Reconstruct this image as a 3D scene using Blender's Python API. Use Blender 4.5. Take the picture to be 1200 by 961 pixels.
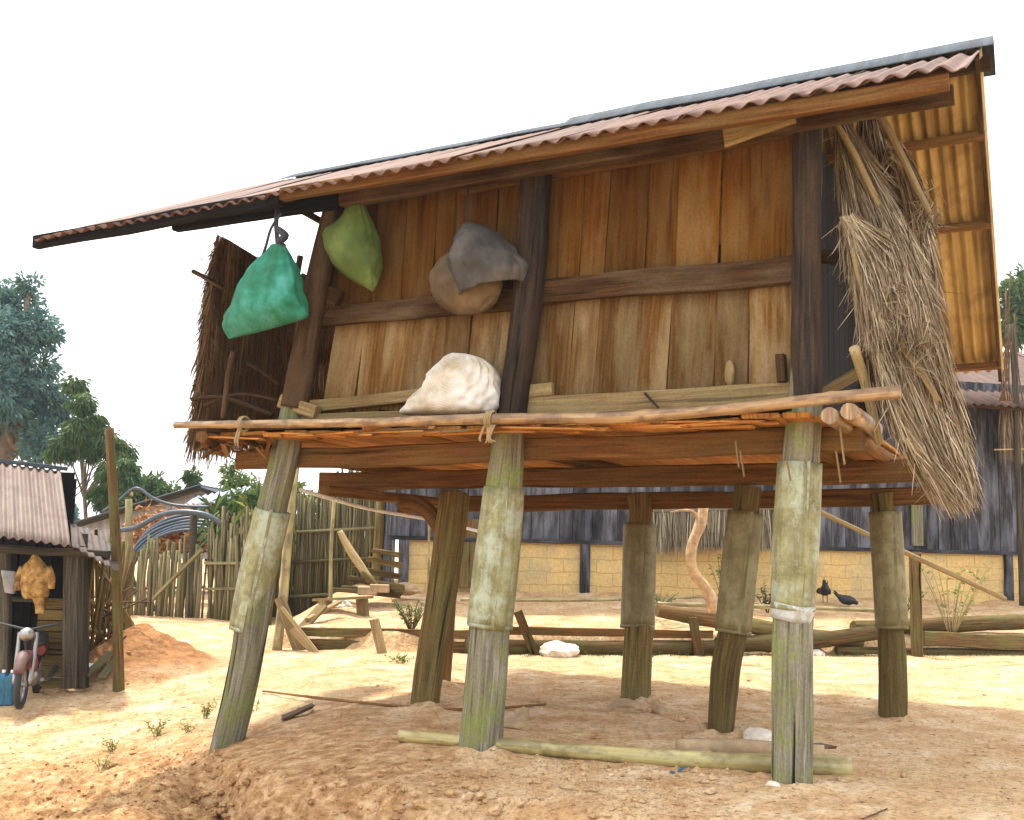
import bpy, bmesh, math, random
import numpy as np
from mathutils import Vector, Matrix, noise
from math import sin, cos, pi, radians, sqrt, atan2

HAZE = 0.0006
random.seed(7)
rng = np.random.default_rng(7)
D = bpy.data
SC = bpy.context.scene
COL = SC.collection
for o in list(D.objects):
    D.objects.remove(o)

# ------------------------------------------------------------------ camera
FPX = 1250.0
EYE = 1.5
TH = radians(7.18)
RO = radians(1.43)
cam_d = D.cameras.new('camera')
cam = D.objects.new('camera', cam_d)
COL.objects.link(cam)
cam_d.sensor_width = 36
cam_d.lens = FPX / 1200 * 36
cam_d.clip_start = 0.05
cam_d.clip_end = 2000
cam.matrix_world = Matrix.Translation((0, 0, EYE)) @ Matrix.Rotation(pi/2 + TH, 4, 'X') @ Matrix.Rotation(RO, 4, 'Z')
SC.camera = cam

# ------------------------------------------------------------------ light
SUN_DIR = Vector((-0.30, 0.40, 1.30)).normalized()      # from the ground towards the sun
sun_el = math.asin(SUN_DIR.z)
sun_az = atan2(SUN_DIR.x, SUN_DIR.y)
w = D.worlds.new('World')
SC.world = w
w.use_nodes = True
nt = w.node_tree
nt.nodes.clear()
out = nt.nodes.new('ShaderNodeOutputWorld')
bg = nt.nodes.new('ShaderNodeBackground')
sky = nt.nodes.new('ShaderNodeTexSky')
sky.sky_type = 'NISHITA'
sky.sun_disc = False
sky.sun_elevation = sun_el
sky.sun_rotation = sun_az
sky.air_density = 1.0
sky.dust_density = 4.0
sky.ozone_density = 1.0
mixs = nt.nodes.new('ShaderNodeMixRGB')
mixs.inputs['Fac'].default_value = 0.62
mixs.inputs['Color2'].default_value = (10.0, 10.2, 10.4, 1)      # thin bright cloud veil
nt.links.new(sky.outputs[0], mixs.inputs['Color1'])
nt.links.new(mixs.outputs[0], bg.inputs['Color'])
bg.inputs['Strength'].default_value = 0.15
nt.links.new(bg.outputs[0], out.inputs['Surface'])
sl = D.lights.new('sun', 'SUN')
sl.energy = 2.9
sl.angle = radians(3.5)
sl.color = (1.0, 0.95, 0.86)
so = D.objects.new('sun', sl)
COL.objects.link(so)
so.rotation_euler = SUN_DIR.to_track_quat('Z', 'Y').to_euler()
SC.view_settings.view_transform = 'Standard'
SC.view_settings.look = 'None'
SC.view_settings.gamma = 1
SC.view_settings.exposure = 1.15
SC.render.engine = 'CYCLES'
SC.cycles.max_bounces = 6
SC.cycles.diffuse_bounces = 4
SC.cycles.transparent_max_bounces = 6
SC.cycles.sample_clamp_indirect = 8

# ------------------------------------------------------------------ projection helpers (surveying the photo)
R3 = (Matrix.Rotation(pi/2 + TH, 3, 'X') @ Matrix.Rotation(RO, 3, 'Z'))
CAM = Vector((0, 0, EYE))
def ray(px, py):
    return R3 @ Vector(((px - 600) / FPX, -(py - 480.5) / FPX, -1.0))
def on_z(px, py, z):
    d = ray(px, py)
    return CAM + d * ((z - EYE) / d.z)
def at_y(px, py, y):
    d = ray(px, py)
    return CAM + d * (y / d.y)
AL = radians(26.5)
E1 = Vector((cos(AL), -sin(AL), 0)); E2 = Vector((sin(AL), cos(AL), 0)); E3 = Vector((0, 0, 1))
OG = on_z(927, 915, 0)
def toL(p):
    p = p - OG
    return Vector((p.dot(E1), p.dot(E2), p.z))
def toW(l):
    return OG + E1 * l[0] + E2 * l[1] + E3 * l[2]
def F(px, py, Y):            # point in the granary's own frame, on the upright plane at depth Y
    d = ray(px, py)
    t = ((OG - CAM).dot(E2) + Y) / d.dot(E2)
    return toL(CAM + d * t)

# ------------------------------------------------------------------ ground heights
def tps_fit(P, Z, lam=0.02):
    n = len(P)
    d = np.linalg.norm(P[:, None] - P[None], axis=2)
    K = np.where(d > 0, d * d * np.log(d + 1e-9), 0) + lam * np.eye(n)
    Q = np.hstack([np.ones((n, 1)), P])
    A = np.block([[K, Q], [Q.T, np.zeros((3, 3))]])
    return np.linalg.solve(A, np.concatenate([Z, np.zeros(3)]))
ctrl = [(927,918,0),(563,885,-.05),(265,877,-.27),(1045,840,0),(748,818,0),(518,805,0),(1150,900,0),(1190,800,0),
        (700,775,0),(420,772,0),(1100,775,0),(320,740,-.02),(160,720,-.02),(290,715,.05),(140,798,-.25),(60,797,-.25),
        (0,830,-.40),(110,850,-.43),(200,850,-.34),(20,900,-.62),(120,920,-.62),(200,900,-.45),(10,961,-.72),(200,800,-.22),(200,760,-.12),
        (1000,955,.0),(400,840,0),(650,860,0),(850,900,0),(340,700,.12)]
CP, CZ = [], []
for a, b, z in ctrl:
    p = on_z(a, b, z); CP.append((p.x, p.y)); CZ.append(z)
for x, y, z in [(-14,12,-.3),(-12,22,-.1),(0,28,.1),(14,28,.1),(14,12,0),(8,4,0),(2,2,-.1),(-4,2,-.7),(-9,4,-.9),(9,17,0),(4,14,0),(0,14,0),(-14,30,-.1)]:
    CP.append((x, y)); CZ.append(z)
CP = np.array(CP, float); CZ = np.array(CZ, float)
TW = tps_fit(CP, CZ)
EDGE = [on_z(335, 757, 0), on_z(460, 766, 0), on_z(700, 768, 0), on_z(1000, 768, 0), on_z(1250, 766, 0)]
BANK = [on_z(a, b, z) for a, b, z in [(236,884,-.3),(300,888,-.14),(400,893,-.04),(550,912,0),(700,936,0),(850,966,0),(1000,1010,0)]]
FEET = [(lambda p: (p.x, p.y))(on_z(a, b, z)) for a, b, z in [(265,877,-.27),(563,886,-.05),(927,919,0),(518,806,0),(497,838,0),(745,822,0),(845,859,0),(1046,841,0),(141,799,-.25)]]
def sst(x, a, b):
    t = np.clip((x - a) / (b - a), 0, 1)
    return t * t * (3 - 2 * t)
_tab = rng.random((256, 256))
def vnoise(x, y):
    xi = np.floor(x).astype(int); yi = np.floor(y).astype(int)
    fx = x - xi; fy = y - yi
    fx = fx * fx * (3 - 2 * fx); fy = fy * fy * (3 - 2 * fy)
    g = lambda a, b: _tab[a % 256, b % 256]
    return (g(xi, yi) * (1-fx) * (1-fy) + g(xi+1, yi) * fx * (1-fy) + g(xi, yi+1) * (1-fx) * fy + g(xi+1, yi+1) * fx * fy) * 2 - 1
def fbm(x, y, o=4):
    s = 0; a = 1
    for k in range(o):
        s = s + a * vnoise(x * 2**k + 17.3 * k, y * 2**k + 5.1 * k); a *= .5
    return s
def heights(x, y, detail=True):
    x = np.asarray(x, float); y = np.asarray(y, float)
    sh = x.shape
    x = x.ravel(); y = y.ravel()
    xc = np.clip(x, -15, 15); yc = np.clip(y, 2, 30)
    z = np.zeros_like(x)
    for i in range(len(CP)):
        d2 = (xc - CP[i, 0])**2 + (yc - CP[i, 1])**2 + 1e-12
        z += TW[i] * d2 * .5 * np.log(d2)
    n = len(CP)
    z += TW[n] + TW[n+1] * xc + TW[n+2] * yc
    far = np.maximum(sst(np.abs(x), 13, 22), sst(y, 27, 36))
    z = z * (1 - far) + (-.15) * far
    # eroded bank in front of the posts
    bx = np.array([p.x for p in BANK]); by = np.array([p.y for p in BANK])
    yl = np.interp(x, bx, by)
    wob = .09 * fbm(x * 2.3, y * 2.3, 3)
    dist = (yl - y) * .85 + wob
    wgt = sst(x, BANK[0].x - .15, BANK[0].x + .5) * (1 - sst(x, 1.0, 2.4)) * (1 - sst(y, 9.3, 9.6))
    bank = sst(dist, -.02, .42)
    z -= .36 * bank * wgt
    if detail:
        rough = bank * wgt * (1 - .6 * sst(dist, .7, 1.6))
        z += rough * (.10 * fbm(x * 4.5, y * 4.5, 4) + .13 * np.abs(fbm(x * 7, y * 7, 5)) - .05 - .05 * sst(vnoise(x * 6 + 40, y * 6), .45, .8))
        left = (1 - sst(x, -3.2, -1.8)) * (1 - sst(y, 9.2, 10.6))
        z += left * (.05 * fbm(x * 4 + 3, y * 6, 4) + .06 * np.abs(fbm(x * 8, y * 10, 5)) - .025)
        near = 1 - sst(y, 14, 22)
        z += near * (.012 * fbm(x * 3.1, y * 3.1, 4) + .0055 * fbm(x * 13, y * 13, 3))
    for qx, qy in FEET:
        rr_ = np.sqrt((x - qx)**2 + (y - qy)**2)
        if detail: z += .055 * np.exp(-((rr_ - .14) / .12)**2) * (.6 + .8 * vnoise(x * 9, y * 9)) 
    # raised terrace in front of the plank house
    ex = np.array([p.x for p in EDGE]); ey = np.array([p.y for p in EDGE])
    ye = np.interp(x, ex, ey) + .16
    t = y - ye
    terr = .26 + .44 * np.clip(t / 4.0, 0, 1)
    side = sst(x, -4.2, -2.6)
    k = sst(t, 0, .12) * side
    z = z * (1 - k) + terr * k
    if detail:
        z += k * (.03 * fbm(x * 2, y * 2, 4)) * (1 - sst(y, 22, 26))
    # heap of red earth beside the shed
    mx, my = -4.75, 14.0
    r = np.sqrt(((x - mx) / 1.0)**2 + ((y - my) / 1.25)**2)
    hgt = .48 * np.clip(1 - r, 0, 1)**.8
    z += hgt * (1 + (.22 * fbm(x * 4, y * 4, 3) if detail else 0))
    return z.reshape(sh)
def gz(x, y):
    return float(heights(np.array([x]), np.array([y]), False)[0])
def ground_pt(px, py):
    z = 0.0
    for k in range(25):
        p = on_z(px, py, z); z2 = gz(p.x, p.y)
        z = z * .5 + z2 * .5
    p = on_z(px, py, z); p.z = gz(p.x, p.y)
    return p

# ------------------------------------------------------------------ materials
def lin(c):
    return tuple(c) + (1.0,)
class M:
    def __init__(s, name):
        s.m = D.materials.new(name); s.m.use_nodes = True
        s.t = s.m.node_tree; s.b = s.t.nodes['Principled BSDF']
    def n(s, typ, **kw):
        nd = s.t.nodes.new(typ)
        for k, v in kw.items(): setattr(nd, k, v)
        return nd
    def l(s, a, b): s.t.links.new(a, b)
    def coords(s, kind, scale):
        tc = s.n('ShaderNodeTexCoord'); mp = s.n('ShaderNodeMapping')
        mp.inputs['Scale'].default_value = scale
        s.l(tc.outputs[kind], mp.inputs['Vector']); return mp.outputs[0]
    def noise(s, vec, scale, detail=5, rough=.6, dist=0):
        nd = s.n('ShaderNodeTexNoise')
        nd.inputs['Scale'].default_value = scale; nd.inputs['Detail'].default_value = detail
        nd.inputs['Roughness'].default_value = rough; nd.inputs['Distortion'].default_value = dist
        s.l(vec, nd.inputs['Vector']); return nd.outputs['Fac']
    def ramp(s, fac, stops):
        nd = s.n('ShaderNodeValToRGB'); e = nd.color_ramp.elements
        while len(e) < len(stops): e.new(.5)
        for k, (p, c) in enumerate(stops):
            e[k].position = p; e[k].color = lin(c) if len(c) == 3 else c
        s.l(fac, nd.inputs['Fac']); return nd.outputs['Color']
    def mix(s, fac, a, b, mode='MIX'):
        nd = s.n('ShaderNodeMixRGB', blend_type=mode)
        for sock, v in (('Fac', fac), ('Color1', a), ('Color2', b)):
            if isinstance(v, (int, float)): nd.inputs[sock].default_value = v
            elif isinstance(v, tuple): nd.inputs[sock].default_value = lin(v)
            else: s.l(v, nd.inputs[sock])
        return nd.outputs[0]
    def bump(s, h, strength=.4, dist=.01, prev=None):
        nd = s.n('ShaderNodeBump'); nd.inputs['Strength'].default_value = strength; nd.inputs['Distance'].default_value = dist
        s.l(h, nd.inputs['Height'])
        if prev: s.l(prev, nd.inputs['Normal'])
        return nd.outputs[0]
    def tint(s, col, lo=.72, hi=1.28):
        at = s.n('ShaderNodeAttribute', attribute_name='rnd')
        mr = s.n('ShaderNodeMapRange'); mr.inputs['To Min'].default_value = lo; mr.inputs['To Max'].default_value = hi
        s.l(at.outputs['Fac'], mr.inputs['Value'])
        cb = s.n('ShaderNodeCombineColor')
        for k in range(3): s.l(mr.outputs[0], cb.inputs[k])
        return s.mix(1.0, col, cb.outputs[0], 'MULTIPLY')
    def fin(s, col, rough=.85, nrm=None, metal=0, spec=.3):
        if isinstance(col, tuple): s.b.inputs['Base Color'].default_value = lin(col)
        else: s.l(col, s.b.inputs['Base Color'])
        s.b.inputs['Roughness'].default_value = rough
        s.b.inputs['Metallic'].default_value = metal
        s.b.inputs['Specular IOR Level'].default_value = spec
        if nrm: s.l(nrm, s.b.inputs['Normal'])
        return s.m

def wood(name, dark, mid, light, stain=None, stain_amt=.5, rough=.85, crack=.6, gs=1.0, tl=.7, th_=1.3, moss=None):
    m = M(name)
    v1 = m.coords('UV', (38*gs, 1.6*gs, 1)); v2 = m.coords('UV', (5, 1.1, 1)); v3 = m.coords('UV', (16*gs, .55, 1)); v4 = m.coords('UV', (70, 40, 1))
    g = m.noise(v1, 1.0, 6, .65, .4)
    col = m.ramp(g, [(.28, dark), (.5, mid), (.72, light)])
    p = m.noise(v2, 1.0, 4, .6)
    if stain:
        f = m.ramp(p, [(.42, (0, 0, 0)), (.66, (stain_amt,) * 3)])
        col = m.mix(f, col, stain)
    if moss:
        pm = m.noise(m.coords('UV', (3.1, 2.3, 1)), 1.0, 6, .7)
        f = m.ramp(pm, [(.48, (0, 0, 0)), (.62, (.75, .75, .75))])
        col = m.mix(f, col, moss)
    c = m.noise(v3, 1.0, 3, .5, .2)
    cr = m.ramp(c, [(.30, (0, 0, 0)), (.37, (1, 1, 1))])
    col = m.mix(crack, col, m.mix(1.0, col, cr, 'MULTIPLY'))
    sp = m.noise(v4, 1.0, 3, .6)
    col = m.mix(.35, col, m.mix(1.0, col, m.ramp(sp, [(.3, (.45, .45, .45)), (.65, (1.25, 1.25, 1.25))]), 'MULTIPLY'))
    col = m.tint(col, tl, th_)
    b = m.bump(g, .5, .006); b = m.bump(cr, .6 * crack, .008, b)
    return m.fin(col, rough, b, 0, .07)

MT = {}
MT['black_wood'] = wood('shade_black_wood', (.004,.004,.005), (.009,.008,.008), (.02,.016,.014), None, .4, .8, .5)  # near-black stands in for interior shade and the backlit eave end
MT['wall_plank'] = wood('wall_plank_wood', (.050,.018,.002), (.100,.039,.004), (.150,.066,.009), (.15,.09,.03), .8, .8, .45, .8, .68, 1.3)  # kept darker: the shade under the eave is in this colour
MT['wall_pale'] = wood('weathered_lit_plank_wood', (.058,.025,.006), (.115,.058,.015), (.19,.115,.043), (.24,.175,.09), .8, .8, .45, .8, .72, 1.3)  # paleness holds weathering plus the brighter light on the lower wall
MT['dark_beam'] = wood('dark_beam_wood', (.016,.008,.0035), (.043,.021,.008), (.085,.045,.018), (.12,.085,.05), .6, .85, .7)
MT['under_beam'] = wood('under_beam_wood', (.065,.027,.009), (.15,.068,.022), (.25,.125,.045), (.15,.11,.04), .5, .85, .6)
MT['grey_post'] = wood('grey_weathered_wood', (.05,.04,.025), (.17,.155,.115), (.36,.34,.27), (.17,.15,.07), .6, .9, .95, moss=(.17,.20,.05))
MT['brown_post'] = wood('brown_post_wood', (.04,.025,.010), (.12,.078,.028), (.22,.155,.06), (.13,.13,.05), .5, .9, .75)
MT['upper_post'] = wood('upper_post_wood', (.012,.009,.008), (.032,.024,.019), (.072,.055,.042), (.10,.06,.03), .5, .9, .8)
MT['pale_wood'] = wood('pale_sill_wood', (.11,.065,.028), (.23,.15,.065), (.34,.25,.13), (.22,.20,.09), .45, .85, .5)
MT['floor_under'] = wood('floor_board_wood', (.22,.08,.018), (.45,.20,.05), (.58,.31,.10), (.33,.14,.04), .5, .8, .5)
MT['house_plank'] = wood('slate_grey_plank', (.012,.011,.012), (.040,.036,.038), (.085,.080,.085), (.26,.28,.33), .45, .9, .6, 1.0, .6, 1.35)
MT['log'] = wood('terrace_log_wood', (.035,.02,.01), (.11,.062,.027), (.24,.14,.065), (.10,.10,.035), .4, .9, .9, moss=(.10,.11,.035))
MT['picket'] = wood('picket_wood', (.075,.06,.03), (.17,.135,.07), (.30,.24,.13), (.19,.21,.09), .5, .9, .4, 1.0, .55, 1.35)
MT['pole_wood'] = wood('pale_pole_wood', (.16,.10,.045), (.31,.22,.11), (.45,.34,.19), (.25,.24,.10), .4, .8, .4)  # pale tan wood for poles and stakes
MT['shed_wood'] = wood('shed_dark_wood', (.02,.018,.014), (.06,.05,.035), (.12,.10,.07), None, .4, .9, .6)

def bamboo_mat(name, a, b, c):
    m = M(name)
    v = m.coords('UV', (20, 1.2, 1)); g = m.noise(v, 1, 4, .6)
    col = m.ramp(g, [(.3, a), (.52, b), (.72, c)])
    p = m.noise(m.coords('UV', (6, 3.5, 1)), 1, 5, .65)
    col = m.mix(m.ramp(p, [(.45, (0,0,0)), (.6, (.8,.8,.8))]), col, (a[0]*.6, a[1]*.6, a[2]*.7))
    col = m.tint(col, .8, 1.2)
    return m.fin(col, .42, m.bump(g, .25, .004), 0, .5)
MT['bamboo'] = bamboo_mat('orange_bamboo', (.17,.095,.04), (.31,.19,.085), (.46,.34,.19))
MT['bamboo_green'] = bamboo_mat('green_tan_bamboo', (.22,.17,.06), (.34,.28,.11), (.45,.39,.19))

def guard_mat(name, base, spot, hi):
    m = M(name)
    o = m.coords('UV', (6, 6, 1))
    n1 = m.noise(o, 1.0, 6, .7); n2 = m.noise(m.coords('UV', (60, 45, 1)), 1, 4, .7); n3 = m.noise(m.coords('UV', (14, .8, 1)), 1, 4, .6)
    col = m.ramp(n1, [(.3, spot), (.52, base), (.7, hi)])
    col = m.mix(m.ramp(n2, [(.5, (0,0,0)), (.62, (.55,.55,.55))]), col, (base[0]*1.25, base[1]*1.35, base[2]*1.5))
    col = m.mix(m.ramp(n3, [(.46, (0,0,0)), (.62, (.7,.7,.7))]), col, (spot[0]*1.1, spot[1], spot[2]))
    n4 = m.noise(m.coords('UV', (3.5, 2.2, 1)), 1, 6, .75)
    col = m.mix(m.ramp(n4, [(.5, (0,0,0)), (.6, (.6,.6,.6))]), col, (hi[0]*1.1, hi[1]*1.15, hi[2]*1.25))
    return m.fin(col, .6, m.bump(n2, .3, .004), .15, .5)
MT['guard'] = guard_mat('lichened_tin', (.25,.235,.10), (.11,.105,.045), (.36,.40,.30))
MT['guard_dark'] = guard_mat('browned_tin', (.16,.125,.045), (.085,.07,.025), (.22,.20,.09))
MT['guard_blue'] = guard_mat('bare_tin', (.42,.44,.40), (.30,.30,.22), (.50,.53,.50))

def roof_mat(name, a, b, c, rough=.7, streak=(9, .5)):
    m = M(name)
    n1 = m.noise(m.coords('UV', (streak[0], streak[1], 1)), 1, 5, .65); n2 = m.noise(m.coords('UV', (3, 3, 1)), 1, 5, .65)
    col = m.ramp(n1, [(.3, a), (.5, b), (.72, c)])
    col = m.mix(m.ramp(n2, [(.48, (0,0,0)), (.66, (.65,.65,.65))]), col, a)
    col = m.tint(col, .85, 1.15)
    return m.fin(col, rough, m.bump(m.noise(m.coords('UV', (50, 50, 1)), 1, 4), .2, .003), 0, .35)
MT['roof_front'] = roof_mat('pink_rust_sheet', (.05,.021,.012), (.115,.052,.028), (.17,.088,.052))
MT['roof_rear'] = roof_mat('golden_sheet', (.15,.085,.025), (.35,.235,.08), (.52,.39,.16), .5)
MT['ridge'] = roof_mat('blue_grey_sheet', (.025,.03,.038), (.05,.064,.078), (.08,.10,.12), .85)
MT['shed_roof'] = roof_mat('taupe_sheet', (.11,.07,.05), (.19,.135,.105), (.26,.20,.165))
MT['rusty_sheet'] = roof_mat('rusty_sheet', (.04,.02,.014), (.09,.045,.028), (.15,.08,.05))
MT['rusty_dark'] = roof_mat('dark_rusty_sheet', (.03,.018,.012), (.07,.04,.025), (.12,.07,.045))
MT['grey_sheet'] = roof_mat('grey_sheet', (.16,.17,.19), (.27,.29,.32), (.40,.42,.46))

def straw_mat(name, a, b, c):
    m = M(name)
    at = m.n('ShaderNodeAttribute', attribute_name='rnd')
    col = m.ramp(at.outputs['Fac'], [(0, a), (.45, b), (1, c)])
    g = m.noise(m.coords('UV', (30, 6, 1)), 1, 3, .6)
    col = m.mix(.4, col, m.mix(1, col, m.ramp(g, [(.3, (.5,.5,.5)), (.7, (1.3,1.3,1.3))]), 'MULTIPLY'))
    return m.fin(col, .7, None, 0, .3)
MT['straw'] = straw_mat('pale_straw', (.06,.034,.016), (.27,.195,.105), (.60,.50,.35))
MT['straw_dark'] = straw_mat('brown_straw', (.05,.026,.010), (.13,.07,.026), (.26,.155,.065))
MT['straw_grey'] = straw_mat('grey_straw', (.12,.10,.065), (.25,.21,.14), (.40,.35,.25))
MT['straw_core'] = straw_mat('matted_straw', (.10,.06,.025), (.14,.08,.035), (.18,.11,.05))

def soil():
    m = M('dry_orange_earth')
    v = m.coords('Object', (1, 1, 1))
    big = m.noise(v, .45, 4, .55); mid = m.noise(v, 2.6, 6, .65, .3); fine = m.noise(v, 22, 6, .7); vf = m.noise(v, 90, 4, .7)
    col = m.ramp(mid, [(.32, (.42,.225,.10)), (.48, (.56,.365,.19)), (.64, (.70,.53,.34))])
    col = m.mix(m.ramp(big, [(.42, (0,0,0)), (.62, (.55,.55,.55))]), col, (.52,.33,.16))
    col = m.mix(.7, col, m.mix(1, col, m.ramp(fine, [(.34, (.38,.32,.27)), (.48, (1,1,1)), (.66, (1.3,1.28,1.22))]), 'MULTIPLY'))
    col = m.mix(.35, col, m.mix(1, col, m.ramp(vf, [(.30, (.5,.5,.5)), (.65, (1.25,1.25,1.25))]), 'MULTIPLY'))
    # red subsoil in the heap beside the shed
    sx = m.n('ShaderNodeVectorMath', operation='DISTANCE')
    geo = m.n('ShaderNodeNewGeometry'); m.l(geo.outputs['Position'], sx.inputs[0]); sx.inputs[1].default_value = (-4.75, 14.0, .1)
    rf = m.ramp(sx.outputs['Value'], [(.0, (1,1,1)), (1.0, (0,0,0))])
    mr = m.n('ShaderNodeMapRange'); mr.inputs['From Min'].default_value = .8; mr.inputs['From Max'].default_value = 1.4
    mr.inputs['To Min'].default_value = .85; mr.inputs['To Max'].default_value = 0
    m.l(sx.outputs['Value'], mr.inputs['Value'])
    red = m.ramp(m.noise(m.coords('Object', (2, 2, 7)), 2.2, 5, .6), [(.3, (.16,.06,.02)), (.6, (.38,.17,.06))])
    col = m.mix(mr.outputs[0], col, red)
    # freshly eroded orange subsoil on slope and bank, darkened to stand in for shade
    s2 = m.n('ShaderNodeVectorMath', operation='DISTANCE'); m.l(geo.outputs['Position'], s2.inputs[0]); s2.inputs[1].default_value = (-3.1, 7.6, -.4)
    ad = m.n('ShaderNodeMath', operation='MULTIPLY_ADD'); m.l(mid, ad.inputs[0]); ad.inputs[1].default_value = 2.2; m.l(s2.outputs['Value'], ad.inputs[2])
    m2 = m.n('ShaderNodeMapRange'); m2.inputs['From Min'].default_value = 3.3; m2.inputs['From Max'].default_value = 4.7; m2.inputs['To Min'].default_value = .9; m2.inputs['To Max'].default_value = 0
    m.l(ad.outputs[0], m2.inputs['Value'])
    sub = m.ramp(m.noise(m.coords('Object', (3, 5, 7)), 2.4, 7, .7), [(.34, (.20,.09,.032)), (.5, (.38,.205,.085)), (.64, (.56,.38,.20))])
    col = m.mix(m2.outputs[0], col, sub)
    # a thin green film of moss where it is damp near the terrace foot
    vo = m.n('ShaderNodeTexVoronoi'); vo.inputs['Scale'].default_value = 26; m.l(v, vo.inputs['Vector'])
    b = m.bump(fine, .8, .03); b = m.bump(vo.outputs['Distance'], .35, .018, b); b = m.bump(mid, .5, .06, b); b = m.bump(vf, .5, .008, b); b = m.bump(m.noise(v, 9, 5, .7, .6), .7, .05, b)
    return m.fin(col, .95, b, 0, .15)
MT['soil'] = soil()

def plain(name, c, rough=.7, var=.25, scale=8, metal=0, bump=.2):
    m = M(name)
    n1 = m.noise(m.coords('Object', (1, 1, 1)), scale, 5, .65)
    lo = tuple(x * (1 - var) for x in c); hi = tuple(min(1, x * (1 + var)) for x in c)
    col = m.ramp(n1, [(.3, lo), (.7, hi)])
    return m.fin(col, rough, m.bump(n1, bump, .01), metal, .4)
MT['rope'] = plain('rope_fibre', (.30,.22,.11), .9)
MT['rope_white'] = plain('white_line', (.75,.75,.72), .8)
MT['rope_black'] = plain('black_cord', (.03,.03,.035), .8)
MT['rubber'] = plain('black_rubber', (.018,.02,.025), .55)
MT['hose'] = plain('slate_hose', (.05,.065,.085), .35)
MT['black'] = plain('black_feather', (.012,.012,.016), .45)
MT['redcomb'] = plain('red_comb', (.35,.03,.02), .6)
MT['rock'] = plain('tan_rock', (.36,.25,.14), .9, .35, 6, 0, .8)
MT['rock_pale'] = plain('pale_rock', (.62,.54,.43), .9, .25, 5, 0, .7)
MT['plastic_blue'] = plain('blue_plastic', (.015,.10,.17), .5)
MT['plastic_white'] = plain('white_plastic', (.72,.72,.70), .4, .15)
MT['bark'] = plain('brown_bark', (.10,.055,.025), .95, .5, 14, 0, .9)
MT['dead_bark'] = plain('peeling_bark', (.42,.28,.15), .9, .45, 9, 0, .8)
MT['trunk'] = plain('grey_trunk', (.12,.09,.06), .95, .4, 6, 0, .8)
MT['chrome'] = plain('dull_chrome', (.30,.29,.28), .4, .15, 8, .9)
MT['paint_red'] = plain('faded_red_paint', (.22,.05,.04), .4)
MT['paint_white'] = plain('dusty_pink_paint', (.13,.075,.06), .6)
MT['jacket'] = None
def fabric(name, c1, c2, c3, weave=260, rough=.75, patch=3.5, trans=0.0):
    m = M(name)
    n1 = m.noise(m.coords('Object', (1, 1, 1)), patch, 5, .6)
    col = m.ramp(n1, [(.32, c1), (.52, c2), (.7, c3)])
    wv = m.n('ShaderNodeTexChecker'); wv.inputs['Scale'].default_value = 1; m.l(m.coords('UV', (130, 95, 1)), wv.inputs['Vector'])
    col = m.mix(.16, col, m.mix(1, col, m.ramp(wv.outputs['Fac'], [(0, (.45,.45,.45)), (1, (1.3,1.3,1.3))]), 'MULTIPLY'))
    n2 = m.noise(m.coords('UV', (34, 2.2, 1)), 1, 4, .6)
    col = m.mix(.3, col, m.mix(1, col, m.ramp(n2, [(.3, (.6,.6,.6)), (.7, (1.25,1.25,1.25))]), 'MULTIPLY'))
    b = m.bump(wv.outputs['Fac'], .15, .002); b = m.bump(n2, .35, .012, b)
    m.fin(col, rough, b, 0, .3)
    if trans:
        m.b.inputs['Transmission Weight'].default_value = 0
        tr = m.n('ShaderNodeBsdfTranslucent'); m.l(col, tr.inputs['Color'])
        mx = m.n('ShaderNodeMixShader'); mx.inputs[0].default_value = trans
        m.l(m.b.outputs[0], mx.inputs[1]); m.l(tr.outputs[0], mx.inputs[2])
        m.l(mx.outputs[0], m.t.nodes['Material Output'].inputs['Surface'])
    return m.m
MT['teal_bag'] = fabric('teal_net', (.015,.10,.045), (.025,.20,.12), (.08,.34,.29), trans=.15)
MT['lime_bag'] = fabric('lime_net', (.05,.075,.012), (.085,.125,.022), (.15,.19,.05), trans=.1)
MT['dark_cloth'] = fabric('slate_sackcloth', (.03,.026,.022), (.062,.055,.048), (.11,.098,.085))
MT['brown_cloth'] = fabric('brown_sackcloth', (.045,.028,.013), (.10,.065,.03), (.17,.12,.065))
MT['white_sack'] = fabric('cream_sack', (.40,.32,.19), (.60,.55,.47), (.70,.68,.64), trans=.08)
MT['jacket'] = fabric('ochre_cloth', (.10,.05,.015), (.34,.19,.05), (.50,.34,.14), patch=14)
MT['dim_cloth'] = fabric('grey_cloth', (.15,.15,.15), (.28,.27,.26), (.4,.4,.38))
def basket_mat():
    m = M('wicker')
    b1 = m.n('ShaderNodeTexBrick'); m.l(m.coords('UV', (26, 26, 1)), b1.inputs['Vector']); b1.inputs['Scale'].default_value = 1
    b1.inputs['Color1'].default_value = lin((.22,.12,.045)); b1.inputs['Color2'].default_value = lin((.15,.08,.03)); b1.inputs['Mortar'].default_value = lin((.06,.03,.012))
    return m.fin(b1.outputs['Color'], .8, m.bump(b1.outputs['Fac'], -.5, .004))
MT['wicker'] = basket_mat()
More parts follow.
